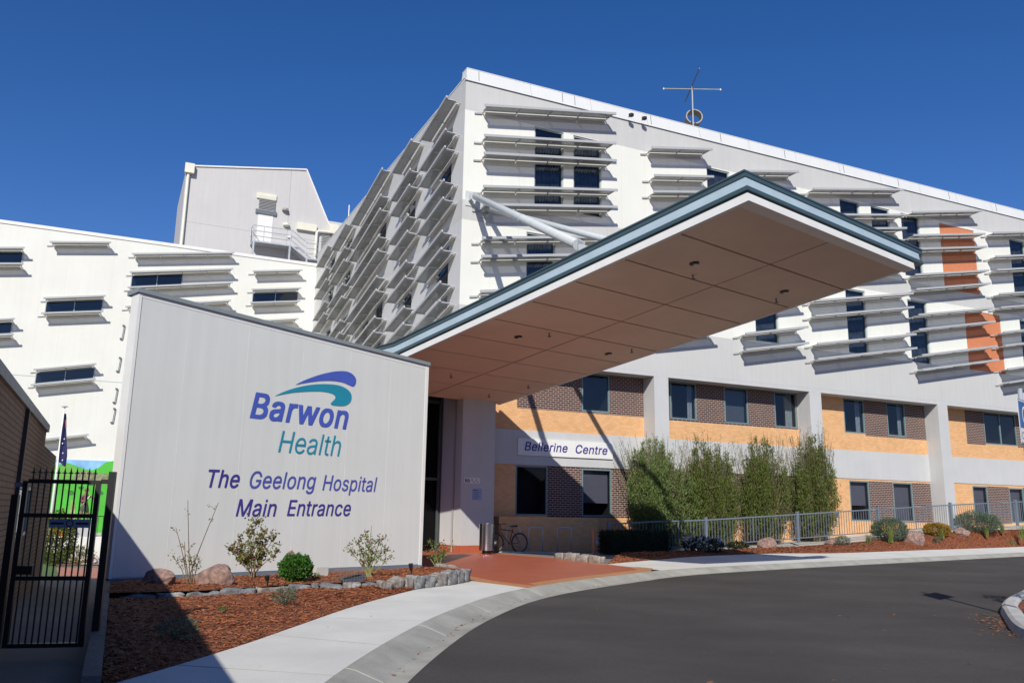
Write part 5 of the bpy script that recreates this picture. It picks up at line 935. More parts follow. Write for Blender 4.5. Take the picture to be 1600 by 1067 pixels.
def twigs(name, label, c, spec, leaves, m, ll=.05, lw=.03, stem=bark, cat='rose bush', red=None, group=None):
    """spec: list of (dx, dz, dy, branches)"""
    t = thing(name, label, cat, loc=c, group=group); st, lv, rd_ = MB(), MB(), MB()
    for dx, dz, dy, nb in spec:
        e = V((dx, dy, dz)); mid = V((dx*.45+random.gauss(0, .03), dy*.4, dz*.5)); b = V((random.gauss(0, .04), random.gauss(0, .04), 0))
        P = smooth_line([b, mid, e], 4); st.tube(P, [.012-.008*i/len(P) for i in range(len(P))], 5)
        for k in range(nb):
            f = random.uniform(.35, 1)*(len(P)-1.001); i = int(f); q = P[i].lerp(P[i+1], f-i); d = V((random.gauss(0, .6), random.gauss(0, .6), random.uniform(.2, 1))).normalized(); L2 = random.uniform(.06, .2)
            e2 = q+d*L2; st.tube([q, e2], [.005, .002], 4)
            for _ in range(leaves):
                r_ = q.lerp(e2, random.uniform(.3, 1.1))+rv(.028); (leaf(rd_ if red and random.random() < red else lv, r_, rv(1)+V((0, 0, .5)), ll*random.uniform(.6, 1.3), lw*random.uniform(.7, 1.2)))
    obj('stem', st, stem, t); obj('foliage', lv, m, t)
    if rd_.v: obj('red_foliage', rd_, leafR, t)
    return t
def tuft(name, label, c, h, n, m, cat='grass tuft', spread=.5, w=.02, group=None):
    mb = MB()
    for _ in range(n):
        a = random.uniform(0, 2*pi); l = h*random.uniform(.6, 1.1); s = spread*random.uniform(.2, 1)*h; b = V((random.gauss(0, .04), random.gauss(0, .04), 0)); d = V((cos(a), sin(a), 0)); sd = V((-sin(a), cos(a), 0))*w/2
        m1 = b+d*s*.35+Z*l*.6; e = b+d*s+Z*l*.95
        mb.quad(b-sd, b+sd, m1+sd*.9, m1-sd*.9); mb.quad(m1-sd*.9, m1+sd*.9, e)
    o = obj(name, mb, m); o.location = c; return tag(o, label, cat, group)

# tall shrubs
willowy('broad bushy light green shrub spilling over the left end of the grey railing', 8.5, -.45, .12, 4.7, 1.75, 38000, leafB, 5, ll=1.1)
willowy('tall feathery green shrub second from the left in the row before the brick wall', 11.25, -.4, .2, 4.85, 1.45, 32000, leafA, 2, lo=.12)
willowy('tall feathery green shrub third from the left, beside a gap showing brick', 14.15, -.4, .3, 5.0, 1.3, 29000, leafA, 3, lo=.14)
willowy('tall feathery green shrub at the right end of the row by the orange brick', 17.0, -.4, .4, 5.5, 1.3, 28000, leafA, 8, lo=.12)
random.seed(5)
# clipped hedge
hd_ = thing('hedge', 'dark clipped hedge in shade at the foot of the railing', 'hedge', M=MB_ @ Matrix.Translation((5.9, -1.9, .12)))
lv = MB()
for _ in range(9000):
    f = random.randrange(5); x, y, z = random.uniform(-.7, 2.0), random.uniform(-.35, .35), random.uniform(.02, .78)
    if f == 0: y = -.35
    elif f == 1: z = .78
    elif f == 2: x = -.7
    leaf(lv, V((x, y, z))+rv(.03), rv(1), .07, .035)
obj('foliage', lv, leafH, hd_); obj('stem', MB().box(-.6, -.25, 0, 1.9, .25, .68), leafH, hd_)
# white flowering plant
wf = bush('flowering_shrub', 'low dark green plant dotted with white flowers under the railing', B(8.7, -3.1, .17), .55, .75, 1400, leafH, ll=.1, lw=.05)
fm_ = MB()
for _ in range(130):
    p = V((random.uniform(-.75, .75), random.uniform(-.5, .3), random.uniform(.15, .6)))
    for k in range(4): leaf(fm_, p, rv(1), .07, .06)
obj('flowers', fm_, flowerW, wf)
def hit(x, y, zf, t0, t1):                   # where a sight line meets the mulch surface
    d = ray(x, y); t = t0
    while t < t1:
        p = CAM+d*t
        if p.z <= zf(p.x, p.y): break
        t += .12
    p = CAM+d*t; p.z = zf(p.x, p.y); return p
def bedp(x, y, z0=0):
    p = hit(x, y, bedz, 26, 48)
    if inB(p).y > -2.0: p = onplane(x, y, B(0, -2.05), D); p.z = min(p.z, bedz(p.x, p.y)+.02)
    return p
def rockpx(x0, x1, ytop, ybot, label, seed, m=boulder_m, bp=None, asp=.8, **k):
    c = (bp or bedp)((x0+x1)/2, ybot, .3); s = (c-CAM).dot(fw)/F; w = (x1-x0)*s/2; h = (ybot-ytop)*s
    return rock('boulder', label, (c.x, c.y+w*.5, c.z-.05*h), w*1.12, w*asp, h*.72, m, seed, **k)
rockpx(1185, 1216, 834, 853, 'pinkish pointed boulder before the railing beside the feathery shrubs', 3)
rockpx(1291, 1318, 838, 851, 'flat brown boulder with a small tuft against it by the railing', 6)
rockpx(1413, 1449, 823, 847, 'large rounded reddish boulder between a silver bush and a golden bush', 9)
rockpx(1491, 1521, 824, 837, 'long low reddish boulder between golden bush and wide silver bush', 12)
def bushpx(x0, x1, yt, yb, label, n, m, name='round_shrub', ll=.09, lw=.02, **k):
    c = bedp((x0+x1)/2, yb, .5); s = (c-CAM).dot(fw)/F; w = (x1-x0)*s/2; h = (yb-yt)*s
    return bush(name, label, (c.x, c.y+w*.5, c.z), h, w, n, m, ll=ll, lw=lw, **k)
bushpx(1370, 1423, 812, 846, 'domed silver green bush with a pale grass tuft in front, by the railing', 6500, leafS, ll=.12)
bushpx(1450, 1489, 818, 839, 'small golden orange bush right of the large reddish boulder', 3500, leafY, ll=.08, lw=.035)
bushpx(1503, 1570, 801, 832, 'wide silver green bush near the right end of the railing', 8000, leafS, ll=.13)
bushpx(1308, 1330, 840, 853, 'little grey green tuft against the flat brown boulder', 700, leafS, ll=.08)
bushpx(1460, 1472, 840, 849, 'tiny blue grey plant below the golden bush', 350, leafS, ll=.06)
bushpx(1138, 1172, 846, 857, 'low dark shaded plant before the railing left of the pointed boulder', 900, leafH, ll=.09, lw=.04)
for (x, y, h, lb) in ((1358, 849, 17, 'thin green grass tuft left of the domed silver bush'), (1392, 848, 34, 'pale arching grass tuft before the domed silver bush'), (1542, 838, 20, 'yellow green grass tuft below the wide silver bush'), (1568, 843, 17, 'green grass tuft on open mulch right of the wide bush'), (1579, 828, 12, 'small green tuft by the railing foot at far right'), (1597, 845, 24, 'tall dark green tuft at the right edge of the mulch bed'), (1472, 843, 16, 'upright grass blade tuft before the golden bush')):
    p = bedp(x, y, .5); s = (p-CAM).dot(fw)/F; tuft('grass_tuft', lb, p, h*s, 55, leafG, spread=.6, w=.018)

# ---------------- left bed
def bpL(x, y, z0=.3): return hit(x, y, bedL, 8, 26)
rockpx(302, 357, 876, 912, 'craggy reddish boulder beside the leafless twiggy bush at the sign wall', 21, bp=bpL, asp=.7, amp=.34)
rockpx(434, 474, 858, 901, 'upright rounded brown boulder half hidden by a bright green plant', 33, bp=bpL, asp=.6, amp=.2)
rockpx(212, 268, 888, 912, 'dark boulder lying in shade under the left part of the sign wall', 41, bp=bpL, asp=.7)
c = bpL(296, 912); twigs('twiggy_bush', 'nearly leafless bush with three long bare upright shoots', c, [(-0.35, 0.94, 0.05, 3), (-0.2, 1.41, 0.1, 2), (0.35, 1.38, 0.1, 2), (-0.15, 0.7, 0, 6), (0.0, 0.49, -0.1, 8), (-0.3, 0.41, 0, 8), (0.1, 0.41, 0.1, 8)], 5, leafC, .045, .025, cat='bush')
c = bpL(393, 902); twigs('rose_bush', 'spreading leafy rose bush left of the upright brown boulder', c, [(-0.47, 0.55, 0, 12), (-0.33, 0.67, 0.1, 12), (-0.1, 0.81, 0.05, 14), (0.0, 1.0, 0, 12), (0.14, 0.78, -0.05, 12), (0.33, 0.7, 0.1, 12), (0.43, 0.44, 0, 8), (-0.19, 0.44, -0.1, 12), (0.19, 0.44, 0.1, 12), (0.1, 0.59, 0.12, 12), (-0.43, 0.44, 0.1, 8)], 10, leafC, .062, .045, red=.1)
c = bpL(461, 908); bush('green_plant', 'dense bright green plant in front of the upright boulder', c, .47, .29, 3200, leafD, ll=.05, lw=.035, top=.4)
ff = MB(); leaf(ff, V((-.08, -.2, .62)), V((0, 0, 1)), .05, .05); 
c = bpL(577, 902); twigs('rose_bush', 'upright rose bush with purple red tips behind the wire cage', c, [(-0.47, 0.58, 0, 7), (-0.26, 0.61, 0.05, 11), (-0.09, 0.76, 0, 14), (0.04, 0.65, -0.08, 14), (0.17, 0.72, 0.05, 12), (0.32, 0.5, 0, 9), (0.42, 0.4, 0.05, 6), (-0.21, 0.4, 0, 9), (0.0, 0.97, 0, 1)], 8, MATS['broad leaf'], .05, .034, stem=greenst, red=.35)
c = bpL(684, 886); twigs('rose_bush', 'sparse rose bush with pruned green stems at the wall corner', c, [(-0.4, 0.52, 0, 7), (-0.24, 0.68, 0.05, 9), (0.0, 0.54, 0.05, 6), (0.16, 0.5, -0.08, 8), (0.44, 0.54, 0, 6), (-0.08, 0.25, 0, 10), (0.12, 0.29, 0, 10)], 8, MATS['broad leaf'], .055, .04, stem=greenst, red=.25)
c = bpL(443, 946, .2); bush('lavender_tuft', 'small grey green tuft on the open mulch below the stone edge', c, .22, .16, 500, leafS, ll=.06, lw=.012, stems=4)
c = bpL(276, 1000, .2); bush('lavender_tuft', 'small dark tuft in the shaded part of the mulch', c, .2, .2, 500, leafS, ll=.06, lw=.012, stems=4)
c = bpL(490, 905); bush('ground_plant', 'tiny pale green seedling right of the bright green plant', c, .09, .12, 150, leafG, ll=.04, lw=.02, stems=3)
c = bpL(348, 957, .2); bush('ground_plant', 'tiny green seedling alone on the mulch near the shadow edge', c, .05, .06, 60, leafD, ll=.03, lw=.02, stems=3)
# bluestone edging
def block(c, dx, w, t_, h, label, group, m=stone_m, seed=0):
    bm = bmesh.new(); bmesh.ops.create_cube(bm, size=1); bmesh.ops.subdivide_edges(bm, edges=bm.edges, cuts=5, use_grid_fill=True)
    for v in bm.verts:
        p = v.co; k = 1-.10*(abs(p.x*2)**6+abs(p.y*2)**6+abs(p.z*2)**6)/3
        q = V((p.x*w*k, p.y*t_*k, p.z*h*k)); v.co = q+V((NZ.noise(q*5+V((seed, 0, 0))), NZ.noise(q*5+V((0, seed, 5))), NZ.noise(q*5+V((3, 0, seed)))))*.05+V((NZ.noise(q*22), NZ.noise(q*22+V((5, 5, 5))), NZ.noise(q*22+V((9, 1, 1)))))*.014
    me = bpy.data.meshes.new('edging_stone'); bm.to_mesh(me); bm.free(); me.polygons.foreach_set('use_smooth', [True]*len(me.polygons)); me.materials.append(m)
    o = bpy.data.objects.new('edging_stone', me); COL.objects.link(o); o.location = c; o.rotation_euler = (0, random.uniform(-.03, .03), math.atan2(dx.y, dx.x)); return tag(o, label, 'stone', group)
tone = [stone_m, mat('brown bluestone', (.27, .235, .205), .9, .4, 7., .9, 26., fine=.2), mat('dark bluestone', (.17, .175, .18), .9, .4, 7., .9, 26., fine=.2)]
def run(pts, lens, h, zb, th, label, group, tones=(0, 1, 2)):
    P = [V(p) for p in pts]; L_ = [0]
    for a, b in zip(P, P[1:]): L_.append(L_[-1]+(b-a).length)
    def at(s):
        s = min(max(s, 0), L_[-1])
        for i in range(len(P)-1):
            if s <= L_[i+1]+1e-6: return P[i].lerp(P[i+1], (s-L_[i])/(L_[i+1]-L_[i])), (P[i+1]-P[i]).normalized()
    s = 0; i = 0
    while s < L_[-1]-.1:
        w = lens*random.uniform(.8, 1.25); w = min(w, L_[-1]-s); c, d = at(s+w/2); a, _ = at(s); b, _ = at(s+w); hh = h(s/L_[-1])*random.uniform(.86, 1.1)
        block(V((c.x, c.y, zb(s/L_[-1])+hh/2)), (b-a).normalized(), w*1.0, th, hh, label, group, tone[random.choice(tones)], seed=random.random()*50); s += w; i += 1
run([(-6.0, 13.35, 0), (-5.0, 13.72, 0), (-4.2, 14.42, 0), (-3.7, 14.92, 0), (-3.3, 15.12, 0)], .5, lambda t: .10+.05*t, lambda t: .14, .13, 'low half buried bluestone edging piece in the left part of the garden edge', 'half buried stones edging the garden')
run([(-3.3, 15.1, 0), (-2.9, 15.26, 0), (-2.3, 15.46, 0), (-1.78, 16.35, 0), (-1.24, 17.25, 0), (-.86, 18.3, 0)], .36, lambda t: .19+.09*t, lambda t: .10+.03*t, .19, 'rough squared bluestone block standing along the garden edge by the footpath', 'bluestone blocks edging the garden')
run([(-.95, 18.5, 0), (-1.3, 20.0, 0), (-1.75, 21.3, 0)], .42, lambda t: .2, lambda t: .1, .2, 'pale stone block edging the garden against the red tiles', 'stone blocks between garden and tiles', (1, 0))
run([(1.55, 27.3, 0), (2.15, 26.35, 0), (2.8, 25.25, 0)], .52, lambda t: .22, lambda t: .1, .24, 'squared grey stone block in the short row beside the tiled forecourt', 'short row of stone blocks by the forecourt', (1, 1, 0))
# white block, wire cage with lamp
c = bpL(500, 898); o = obj('concrete_block', MB().box(-.14, -.08, -.05, .14, .08, .15), concrete, bevel=.006); o.location = c; o.rotation_euler = (0, 0, radians(45)); tag(o, 'small pale concrete block on the mulch against the wall base', 'block')
c = bpL(549, 908)
cg = thing('wire_cage', 'wire mesh cage over a dark ground lamp on the mulch', 'cage', loc=c, rz=.5)
w_ = MB()
for i in range(13):
    x = -.3+.05*i; w_.tube([(x, -.16, 0), (x, -.16, .2), (x, .16, .24), (x, .16, 0)], .0014, 4)
for k in range(5): w_.tube([(-.3, -.16, .045*k), (.3, -.16, .045*k)], .0014, 4); w_.tube([(-.3, .16, .05*k), (.3, .16, .05*k)], .0014, 4); w_.tube([(-.3, -.16, .045*k), (-.3, .16, .055*k)], .0014, 4)
for k in range(5): w_.tube([(-.3, -.16+.08*k, .2+.01*k), (.3, -.16+.08*k, .2+.01*k)], .0014, 4)
obj('mesh', w_, mat('rusty wire', (.25, .2, .17), .6), cg)
gl2 = thing('ground_lamp', 'dark sloping ground lamp inside the wire cage', 'lamp', loc=c, rz=.5)
obj('housing', MB().hexa([(-.2, -.12, .0), (.22, -.12, .0), (.22, .1, .0), (-.2, .1, .0)], [(-.2, -.1, .03), (.22, -.1, .10), (.22, .1, .15), (-.2, .1, .05)]), mat('blue black metal', (.04, .05, .07), .35), gl2)
obj('lens', MB().box(-.15, -.08, .1, .18, .06, .104).xf(Matrix.Rotation(-.16, 4, 'Y')), black, gl2)
for x, y, h, lb in ((417, 921, 15, 'black garden spike light left of the bright green plant'), (642, 902, 19, 'black garden spike light near the squared stone blocks')):
    c = bpL(x, y); s = (c-CAM).dot(fw)/F; hh = h*s
    sl = thing('spike_light', lb, 'garden light', loc=c, group='garden spike lights')
    obj('spike', MB().tube([(0, 0, -.03), (.01, 0, hh*.6)], .012, 6), black, sl); obj('lamp_head', MB().tube([(.0, 0, hh*.55), (-.01, -.02, hh*1.1)], [.03, .045], 10), black, sl)

# ---------------- forecourt things
c = gnd(760, 865, .128)
bn = thing('litter_bin', 'round stainless steel litter bin beside the entrance pillar', 'bin', loc=c)
R_ = .265
obj('drum', MB().lathe((0, 0, .12), [(R_, 0), (R_, .87)], 72), stainless, bn)
obj('rim', MB().lathe((0, 0, .99), [(R_+.004, 0), (R_+.004, .025), (R_-.05, .03), (R_-.06, -.02)], 40), stainless, bn)
obj('base', MB().lathe((0, 0, 0), [(.15, 0), (.15, .12)], 24), black, bn)
# bicycle
bk = thing('bicycle', 'dark bicycle parked against the low brick wall behind the bin', 'bicycle', loc=gnd(797, 863, .11)+V((-.1, .1, 0)), rz=radians(-148))
def wheel(x):
    t = MB(); n = 32; Rw = .34
    pts = [(x+Rw*cos(2*pi*i/n), 0, Rw+Rw*sin(2*pi*i/n)) for i in range(n+1)]
    w = obj('wheel', MB().tube([(x+(Rw-.035)*cos(2*pi*i/n), 0, Rw+(Rw-.035)*sin(2*pi*i/n)) for i in range(n+1)], .012, 6), darkgrey, bk)
    obj('tyre', MB().tube(pts, .022, 8), rubber, w)
    s = MB()
    for i in range(16): a = 2*pi*i/16; s.tube([(x, .02*(-1)**i, Rw), (x+(Rw-.04)*cos(a), 0, Rw+(Rw-.04)*sin(a))], .002, 3)
    s.tube([(x, -.05, Rw), (x, .05, Rw)], .02, 8); obj('spokes', s, steel, w)
wheel(-.52); wheel(.52)
bb, sc_, hc, ra, fa = V((-.08, 0, .30)), V((-.22, 0, .82)), V((.33, 0, .82)), V((-.52, 0, .34)), V((.52, 0, .34))
obj('frame', MB().tube([bb, sc_], .016, 8).tube([bb, hc-Z*.08], .018, 8).tube([sc_-Z*.06, hc], .016, 8).tube([ra+V((0, .04, 0)), bb], .01, 6).tube([ra+V((0, .04, 0)), sc_-Z*.07], .009, 6).tube([ra-V((0, .04, 0)), bb], .01, 6).tube([ra-V((0, .04, 0)), sc_-Z*.07], .009, 6), mat('dark bike paint', (.02, .03, .05), .3), bk)
obj('fork', MB().tube([hc+Z*.03, hc-Z*.12, V((.43, .05, .5)), fa+V((0, .05, 0))], .012, 6).tube([hc-Z*.12, V((.43, -.05, .5)), fa-V((0, .05, 0))], .012, 6), black, bk)
obj('handlebar', MB().tube([hc, hc+V((-.03, 0, .14)), hc+V((.04, 0, .17))], .013, 6).tube([hc+V((-.06, .3, .19)), hc+V((.03, .2, .2)), hc+V((.04, 0, .17)), hc+V((.03, -.2, .2)), hc+V((-.06, -.3, .19))], .013, 6), black, bk)
obj('saddle', MB().hexa([(-.38, -.08, .9), (-.1, -.02, .9), (-.1, .02, .9), (-.38, .08, .9)], [(-.38, -.08, .97), (-.1, -.02, .94), (-.1, .02, .94), (-.38, .08, .97)]).tube([sc_, V((-.24, 0, .9))], .012, 6), black, bk, bevel=.01)
obj('crank', MB().tube([bb+V((0, -.06, 0)), bb+V((0, .06, 0))], .015, 6).lathe((bb.x, 0, bb.z), [(.001, 0)], 6).tube([bb+V((0, .06, 0)), bb+V((.12, .06, -.12))], .009, 6).tube([bb+V((0, -.06, 0)), bb+V((-.12, -.06, .12))], .009, 6), darkgrey, bk)
# bike hoops
for i, (xa, xb) in enumerate(((791, 800), (826, 848), (871, 893))):
    a = gnd(xa, 862.5, .1); b = gnd(xb, 862.5, .1); b.y = a.y+(b.x-a.x)*.45; h = .9
    if i == 0: b = a+V((.5, .2, 0))
    hp = MB().tube([(a.x, a.y, .1), (a.x, a.y, h), (a.x+.02, a.y, h+.07), (a.x+.09, a.y+.03, h+.1), (b.x-.09, b.y-.03, h+.1), (b.x-.02, b.y, h+.07), (b.x, b.y, h), (b.x, b.y, .1)], .026, 10)
    o = obj('bike_rack', hp, steel, smooth=True); tag(o, ('steel bike hoop half hidden behind the parked bicycle', 'empty steel bike hoop in the middle of the three', 'empty steel bike hoop furthest right near the brick wall end')[i], 'bike rack', 'bike hoops')
bs = MB(); a = gnd(775, 865, .1); b = gnd(905, 868, .1); bs.bar(V((a.x, a.y+1.2, .12)), V((b.x, b.y+1.4, .12)), .08, .04); o = obj('rack_rail', bs, steel); tag(o, 'low steel floor rail linking the bike hoops', 'rail')
c = gnd(926.5, 866, .15); o = obj('marker_stake', MB().box(-.04, -.04, 0, .04, .04, .86), redpanel, bevel=.005); o.location = c; tag(o, 'rusty orange square stake behind the short row of stone blocks', 'stake')
c2 = c+V((.13, -.02, .38)); o = obj('marker_triangle', MB().prism([(-.07, 0), (.07, 0), (0, .13)], 0, .01).xf(Matrix.Rotation(pi/2, 4, 'X')), mat('lilac', (.3, .25, .55), .5)); o.location = c2; tag(o, 'tiny lilac triangle marker fixed beside the orange stake', 'marker')
o.location = c2
# ---------------- railing
rlg = thing('railing', 'long blue grey steel railing rising along the ramp beside the mulch bed', 'railing', M=MB_)
tops = [(5.6, 1.16), (7.44, 1.27), (10.1, 1.36), (14.87, 1.64), (19.6, 1.92), (24.35, 2.19), (29.1, 2.42), (33.9, 2.66), (38.6, 2.9)]
YR = -1.5
for (a, za), (b, zb_) in zip(tops, tops[1:]):
    if a < 10: ha = hb = .98
    else: ha = hb = .97
    tr = MB().bar((a, YR, za), (b, YR, zb_), .05, .05); obj('top_rail', tr, railm, rlg)
    obj('bottom_rail', MB().bar((a, YR, za-ha), (b, YR, zb_-hb), .04, .04), railm, rlg)
    pk = MB(); n = int((b-a)/.145)
    for k in range(1, n):
        t = k/n; x = a+(b-a)*t; z = za+(zb_-za)*t; pk.bar((x, YR, z-.97), (x, YR, z-.02), .016 if k != n//2 else .035)
    obj('baluster_panel', pk, railm, rlg)
for (a, za) in tops:
    if a in (7.44,): continue
    obj('post', MB().box(a-.05, YR-.05, za-1.15, a+.05, YR+.05, za+.12), railm, rlg)
# ---------------- road sign and island
isl = smooth_line([(14.5, 20.6, 0), (11.7, 19.0, 0), (10.0, 17.1, 0), (8.75, 15.35, 0), (8.15, 14.25, 0), (7.68, 13.35, 0), (7.24, 12.45, 0), (6.98, 11.7, 0), (6.9, 10.9, 0), (7.1, 10.0, 0), (8.2, 9.0, 0), (11, 8.2, 0)], 5)
kb2 = MB(); pr4 = [(0, 0), (.03, .13), (.08, .16), (.22, .16), (.27, .13), (.28, .0)]
O = [offs(isl, d, z) for d, z in pr4]
for A2, B2 in zip(O, O[1:]):
    for i in range(len(isl)-1): kb2.quad(A2[i], A2[i+1], B2[i+1], B2[i])
struct('kerb', kb2, mat('island kerb concrete', (.46, .45, .42), .85, .15, 2., .3, 70, fine=.08), smooth=True)
ib = offs(isl, .27, .11)
struct('garden_bed', MB().prism([(p.x, p.y) for p in ib]+[(14, 14)], .0, .11), mulch)
Pp = V((8.37, 13.52, 0))
rs = thing('road_sign', 'blue and white parking sign on a galvanised post at the right edge', 'sign', loc=Pp)
obj('post', MB().tube([(0, 0, 0), (0, 0, 3.68)], .036, 16), steel, rs, smooth=True)
obj('post_cap', MB().tube([(0, 0, 3.68), (0, 0, 3.70)], .039, 16), steel, rs)
th = radians(45); sv = V((sin(th), cos(th), 0)); nv = V((cos(th), -sin(th), 0)); MSg = frame(nv*.05, sv, -nv)
hb_, ht_ = 2.78, 3.50
obj('panel', MB().box(-.44, -.004, hb_, .44, .004, ht_).xf(MSg), whitep, rs)
bl = obj('blue_square', MB().box(-.40, -.008, hb_+.25, .40, -.005, ht_-.04).xf(MSg), mat('sign blue', (.02, .10, .30), .4), rs)
sy = MB(); n = 28
for i in range(n): a, b = 2*pi*i/n, 2*pi*(i+1)/n; f = lambda t, r: (r*cos(t)-.12, -.010, hb_+.46+r*sin(t)); sy.quad(f(a, .11), f(b, .11), f(b, .15), f(a, .15))
obj('symbol', sy.xf(MSg), whitep, rs)
obj('lettering', text_fit('C', -.37, -.26, hb_+.07, .12, lambda x, z, d: MSg @ V((x, -.007-d*.3, z)), .0, 0.), mat('sign text', (.10, .14, .2), .5), rs)
obj('sign_edge', MB().bar((-.42, -.0065, hb_+.012), (.42, -.0065, hb_+.012), .003, .008).bar((-.42, -.0065, ht_-.012), (.42, -.0065, ht_-.012), .003, .008).bar((-.428, -.0065, hb_+.012), (-.428, -.0065, ht_-.012), .003, .008).xf(MSg), MATS['sign blue'], rs)
bush('island_shrub', 'slender shrub on the road island just beyond the right edge', (9.75, 14.6, .11), 2.0, .36, 900, leafC, ll=.1, lw=.05, lift=.5)
bush('island_plant', 'small golden grassy clump inside the island kerb at the frame edge', (9.0, 14.25, .11), .13, .14, 200, leafG, ll=.07, lw=.02)

# ================================================================== left brick building, gate, courtyard
XB = -12.56
def inW(x, y): return inB(onplane(x, y, B(XB, 0), U))
e1, e2 = inW(74, 664), inW(88, 713); q0 = inW(0, 569)
bw = thing('brick_building', 'shaded tan brick building with grey coping on the left behind the gate', 'building', M=MB_)
HT = (q0.z+e1.z)/2
wn = [(inW(45, 765), inW(33, 832))]
holes = []
a, b = inW(31, 757), inW(43, 834); holes.append((min(a.y, b.y), min(a.z, b.z), max(a.y, b.y)+.0, max(a.z, b.z)))
fW = lambda t, z, d: (XB-d, t, z)
obj('brick_wall', wall(fW, -42, e1.y, -1.6, HT-.15, holes, .1), tan_br, bw)
obj('brick_wall', MB().box(XB-8, e1.y, -1.6, XB-.0, e2.y, e2.z), tan_br, bw)
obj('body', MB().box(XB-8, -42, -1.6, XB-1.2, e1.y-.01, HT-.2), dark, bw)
obj('coping', MB().box(XB-.5, -42.05, HT-.15, XB+.05, e1.y+.05, HT+.0), mat('grey coping', (.30, .31, .31), .6, .15, 3.), bw)
obj('sky_screen_block', MB().box(XB-16, -44, -1.6, XB-5, -14.5, 8.2), tan_br, bw)  # unseen taller block added to cut skylight over the left corner
obj('end_wall', MB().box(XB-8, -42, -1.6, XB-.003, -41.8, HT-.16), tan_br, bw)
window(bw, fW, *holes[0], fm=greyframe, dpt=.04, fill=None)
dpp = inW(38, 660); obj('downpipe', MB().box(XB+.002, dpp.y-.05, -.5, XB+.06, dpp.y+.05, HT-.16), mat('dark brown pipe', (.05, .04, .035), .6), bw)
# gate
GA, GB = gnd(3, 1012, .1), gnd(138, 1007, .1); GB.y = GA.y+.17; gd = (GB-GA); gd.z = 0; GW = gd.length; gd.normalize()
MG = frame((GA.x, GA.y, .0), gd, Z.cross(gd))
def gz(y): d = ray(80, y); return EYE+d.z/d.y*(GA.y+.08)
gt = thing('steel_gate', 'black steel palisade gate with pointed bars in the shade at left', 'gate', M=MG)
zb0, z1_, z2_, z3_ = .1, gz(903), gz(805), gz(752)
fr = MB().box(0, -.025, zb0, .05, .025, z3_).box(GW-.05, -.025, zb0, GW, .025, z3_+.02)
for z in (zb0+.02, z1_, z2_, z3_): fr.box(.05, -.02, z-.022, GW-.05, .02, z+.022)
obj('frame', fr, black, gt)
for k in range(11):
    x = .09+(GW-.16)*k/10; zt_ = z3_+.13 if k < 11 else z3_
    b_ = MB().tube([(x, 0, zb0), (x, 0, zt_-.03)], .009, 6); b_.tube([(x, 0, zt_-.03), (x, 0, zt_+.03)], [.012, .001], 6).bar((x-.024, 0, zt_-.035), (x+.024, 0, zt_-.035), .012, .012)
    obj('bar', b_, black, gt)
obj('lock_box', MB().box(.05, -.03, z1_+.04, .2, .03, z1_+.13), black, gt)
obj('hinge', MB().box(GW, -.015, z2_+.35, GW+.08, .015, z2_+.40), black, gt)
for x, lb, h in ((-.06, 'black square gate post at the brick wall side', z3_-.15), (GW+.11, 'black square gate post next to the sign wall garden', z3_+.12)):
    o = obj('gate_post', MB().box(-.035, -.035, -.02, .035, .035, h), black, M=MG @ Matrix.Translation((x, 0, 0))); tag(o, lb, 'gate post', 'gate posts')
if True:
    a, b = .30, .72; zc_ = gz(817)
    pl = thing('gate_plaque', 'blue grey plaque with two dark strips and a ring on the gate', 'plaque', M=MG @ Matrix.Translation((.31, -.035, zc_-.045)))
    obj('plate', MB().box(0, 0, 0, .42, .006, .09), mat('plaque blue', (.20, .24, .36), .5), pl)
    tx = MB().box(.02, -.003, .035, .15, -.001, .055).box(.27, -.003, .035, .40, -.001, .055)
    for i in range(20): a, b = 2*pi*i/20, 2*pi*(i+1)/20; f = lambda t, r: (.21+r*cos(t), -.002, .045+r*sin(t)); tx.quad(f(a, .028), f(b, .028), f(b, .038), f(a, .038))
    obj('markings', tx, black, pl)
    mb_ = MB().box(-.08, -.02, z2_+.30, .0, .06, z3_-.02); o = obj('lock_housing', mb_, mat('blue grey box', (.16, .19, .25), .5), M=MG); tag(o, 'blue grey box mounted at the top left of the gate', 'box')
# timber edging along the garden
te = thing('timber_edging', 'weathered timber sleepers edging the left side of the mulch bed', 'edging', loc=(-3.3, 7.0, 0))
Tdir = V((-3.9, 8.45, 0)).normalized()
s = 0; k = 0
while s < 9.2:
    l = 2.3; a = Tdir*s; b = Tdir*(s+l-.01); obj('sleeper', MB().bar(a+Z*.13, b+Z*.13, .15, .26), timber, te, bevel=.008); s += l
# courtyard beyond the gate
cy = MB(); 
def lowz(y): return .0 if y < 12 else -(y-12)*1.45/33
for y0 in range(6, 60, 3):
    cy.quad((-60, y0, lowz(y0)-.0), (-1.9-.0 if y0 < 9 else -4.4, y0, lowz(y0)), (-4.4, y0+3, lowz(y0+3)), (-60, y0+3, lowz(y0+3)))
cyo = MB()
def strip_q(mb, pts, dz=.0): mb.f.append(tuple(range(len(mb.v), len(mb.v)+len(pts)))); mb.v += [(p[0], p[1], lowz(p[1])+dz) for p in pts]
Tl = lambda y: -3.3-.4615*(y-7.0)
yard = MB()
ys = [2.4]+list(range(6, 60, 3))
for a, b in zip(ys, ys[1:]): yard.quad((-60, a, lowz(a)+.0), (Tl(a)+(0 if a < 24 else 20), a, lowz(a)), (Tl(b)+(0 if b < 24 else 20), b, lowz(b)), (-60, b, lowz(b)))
struct('courtyard_paving', yard, mat('shade toned concrete', (.19, .16, .125), .85, .15, 1., .2, 50, fine=.1))  # concrete browned and darkened to carry the shade behind the gate
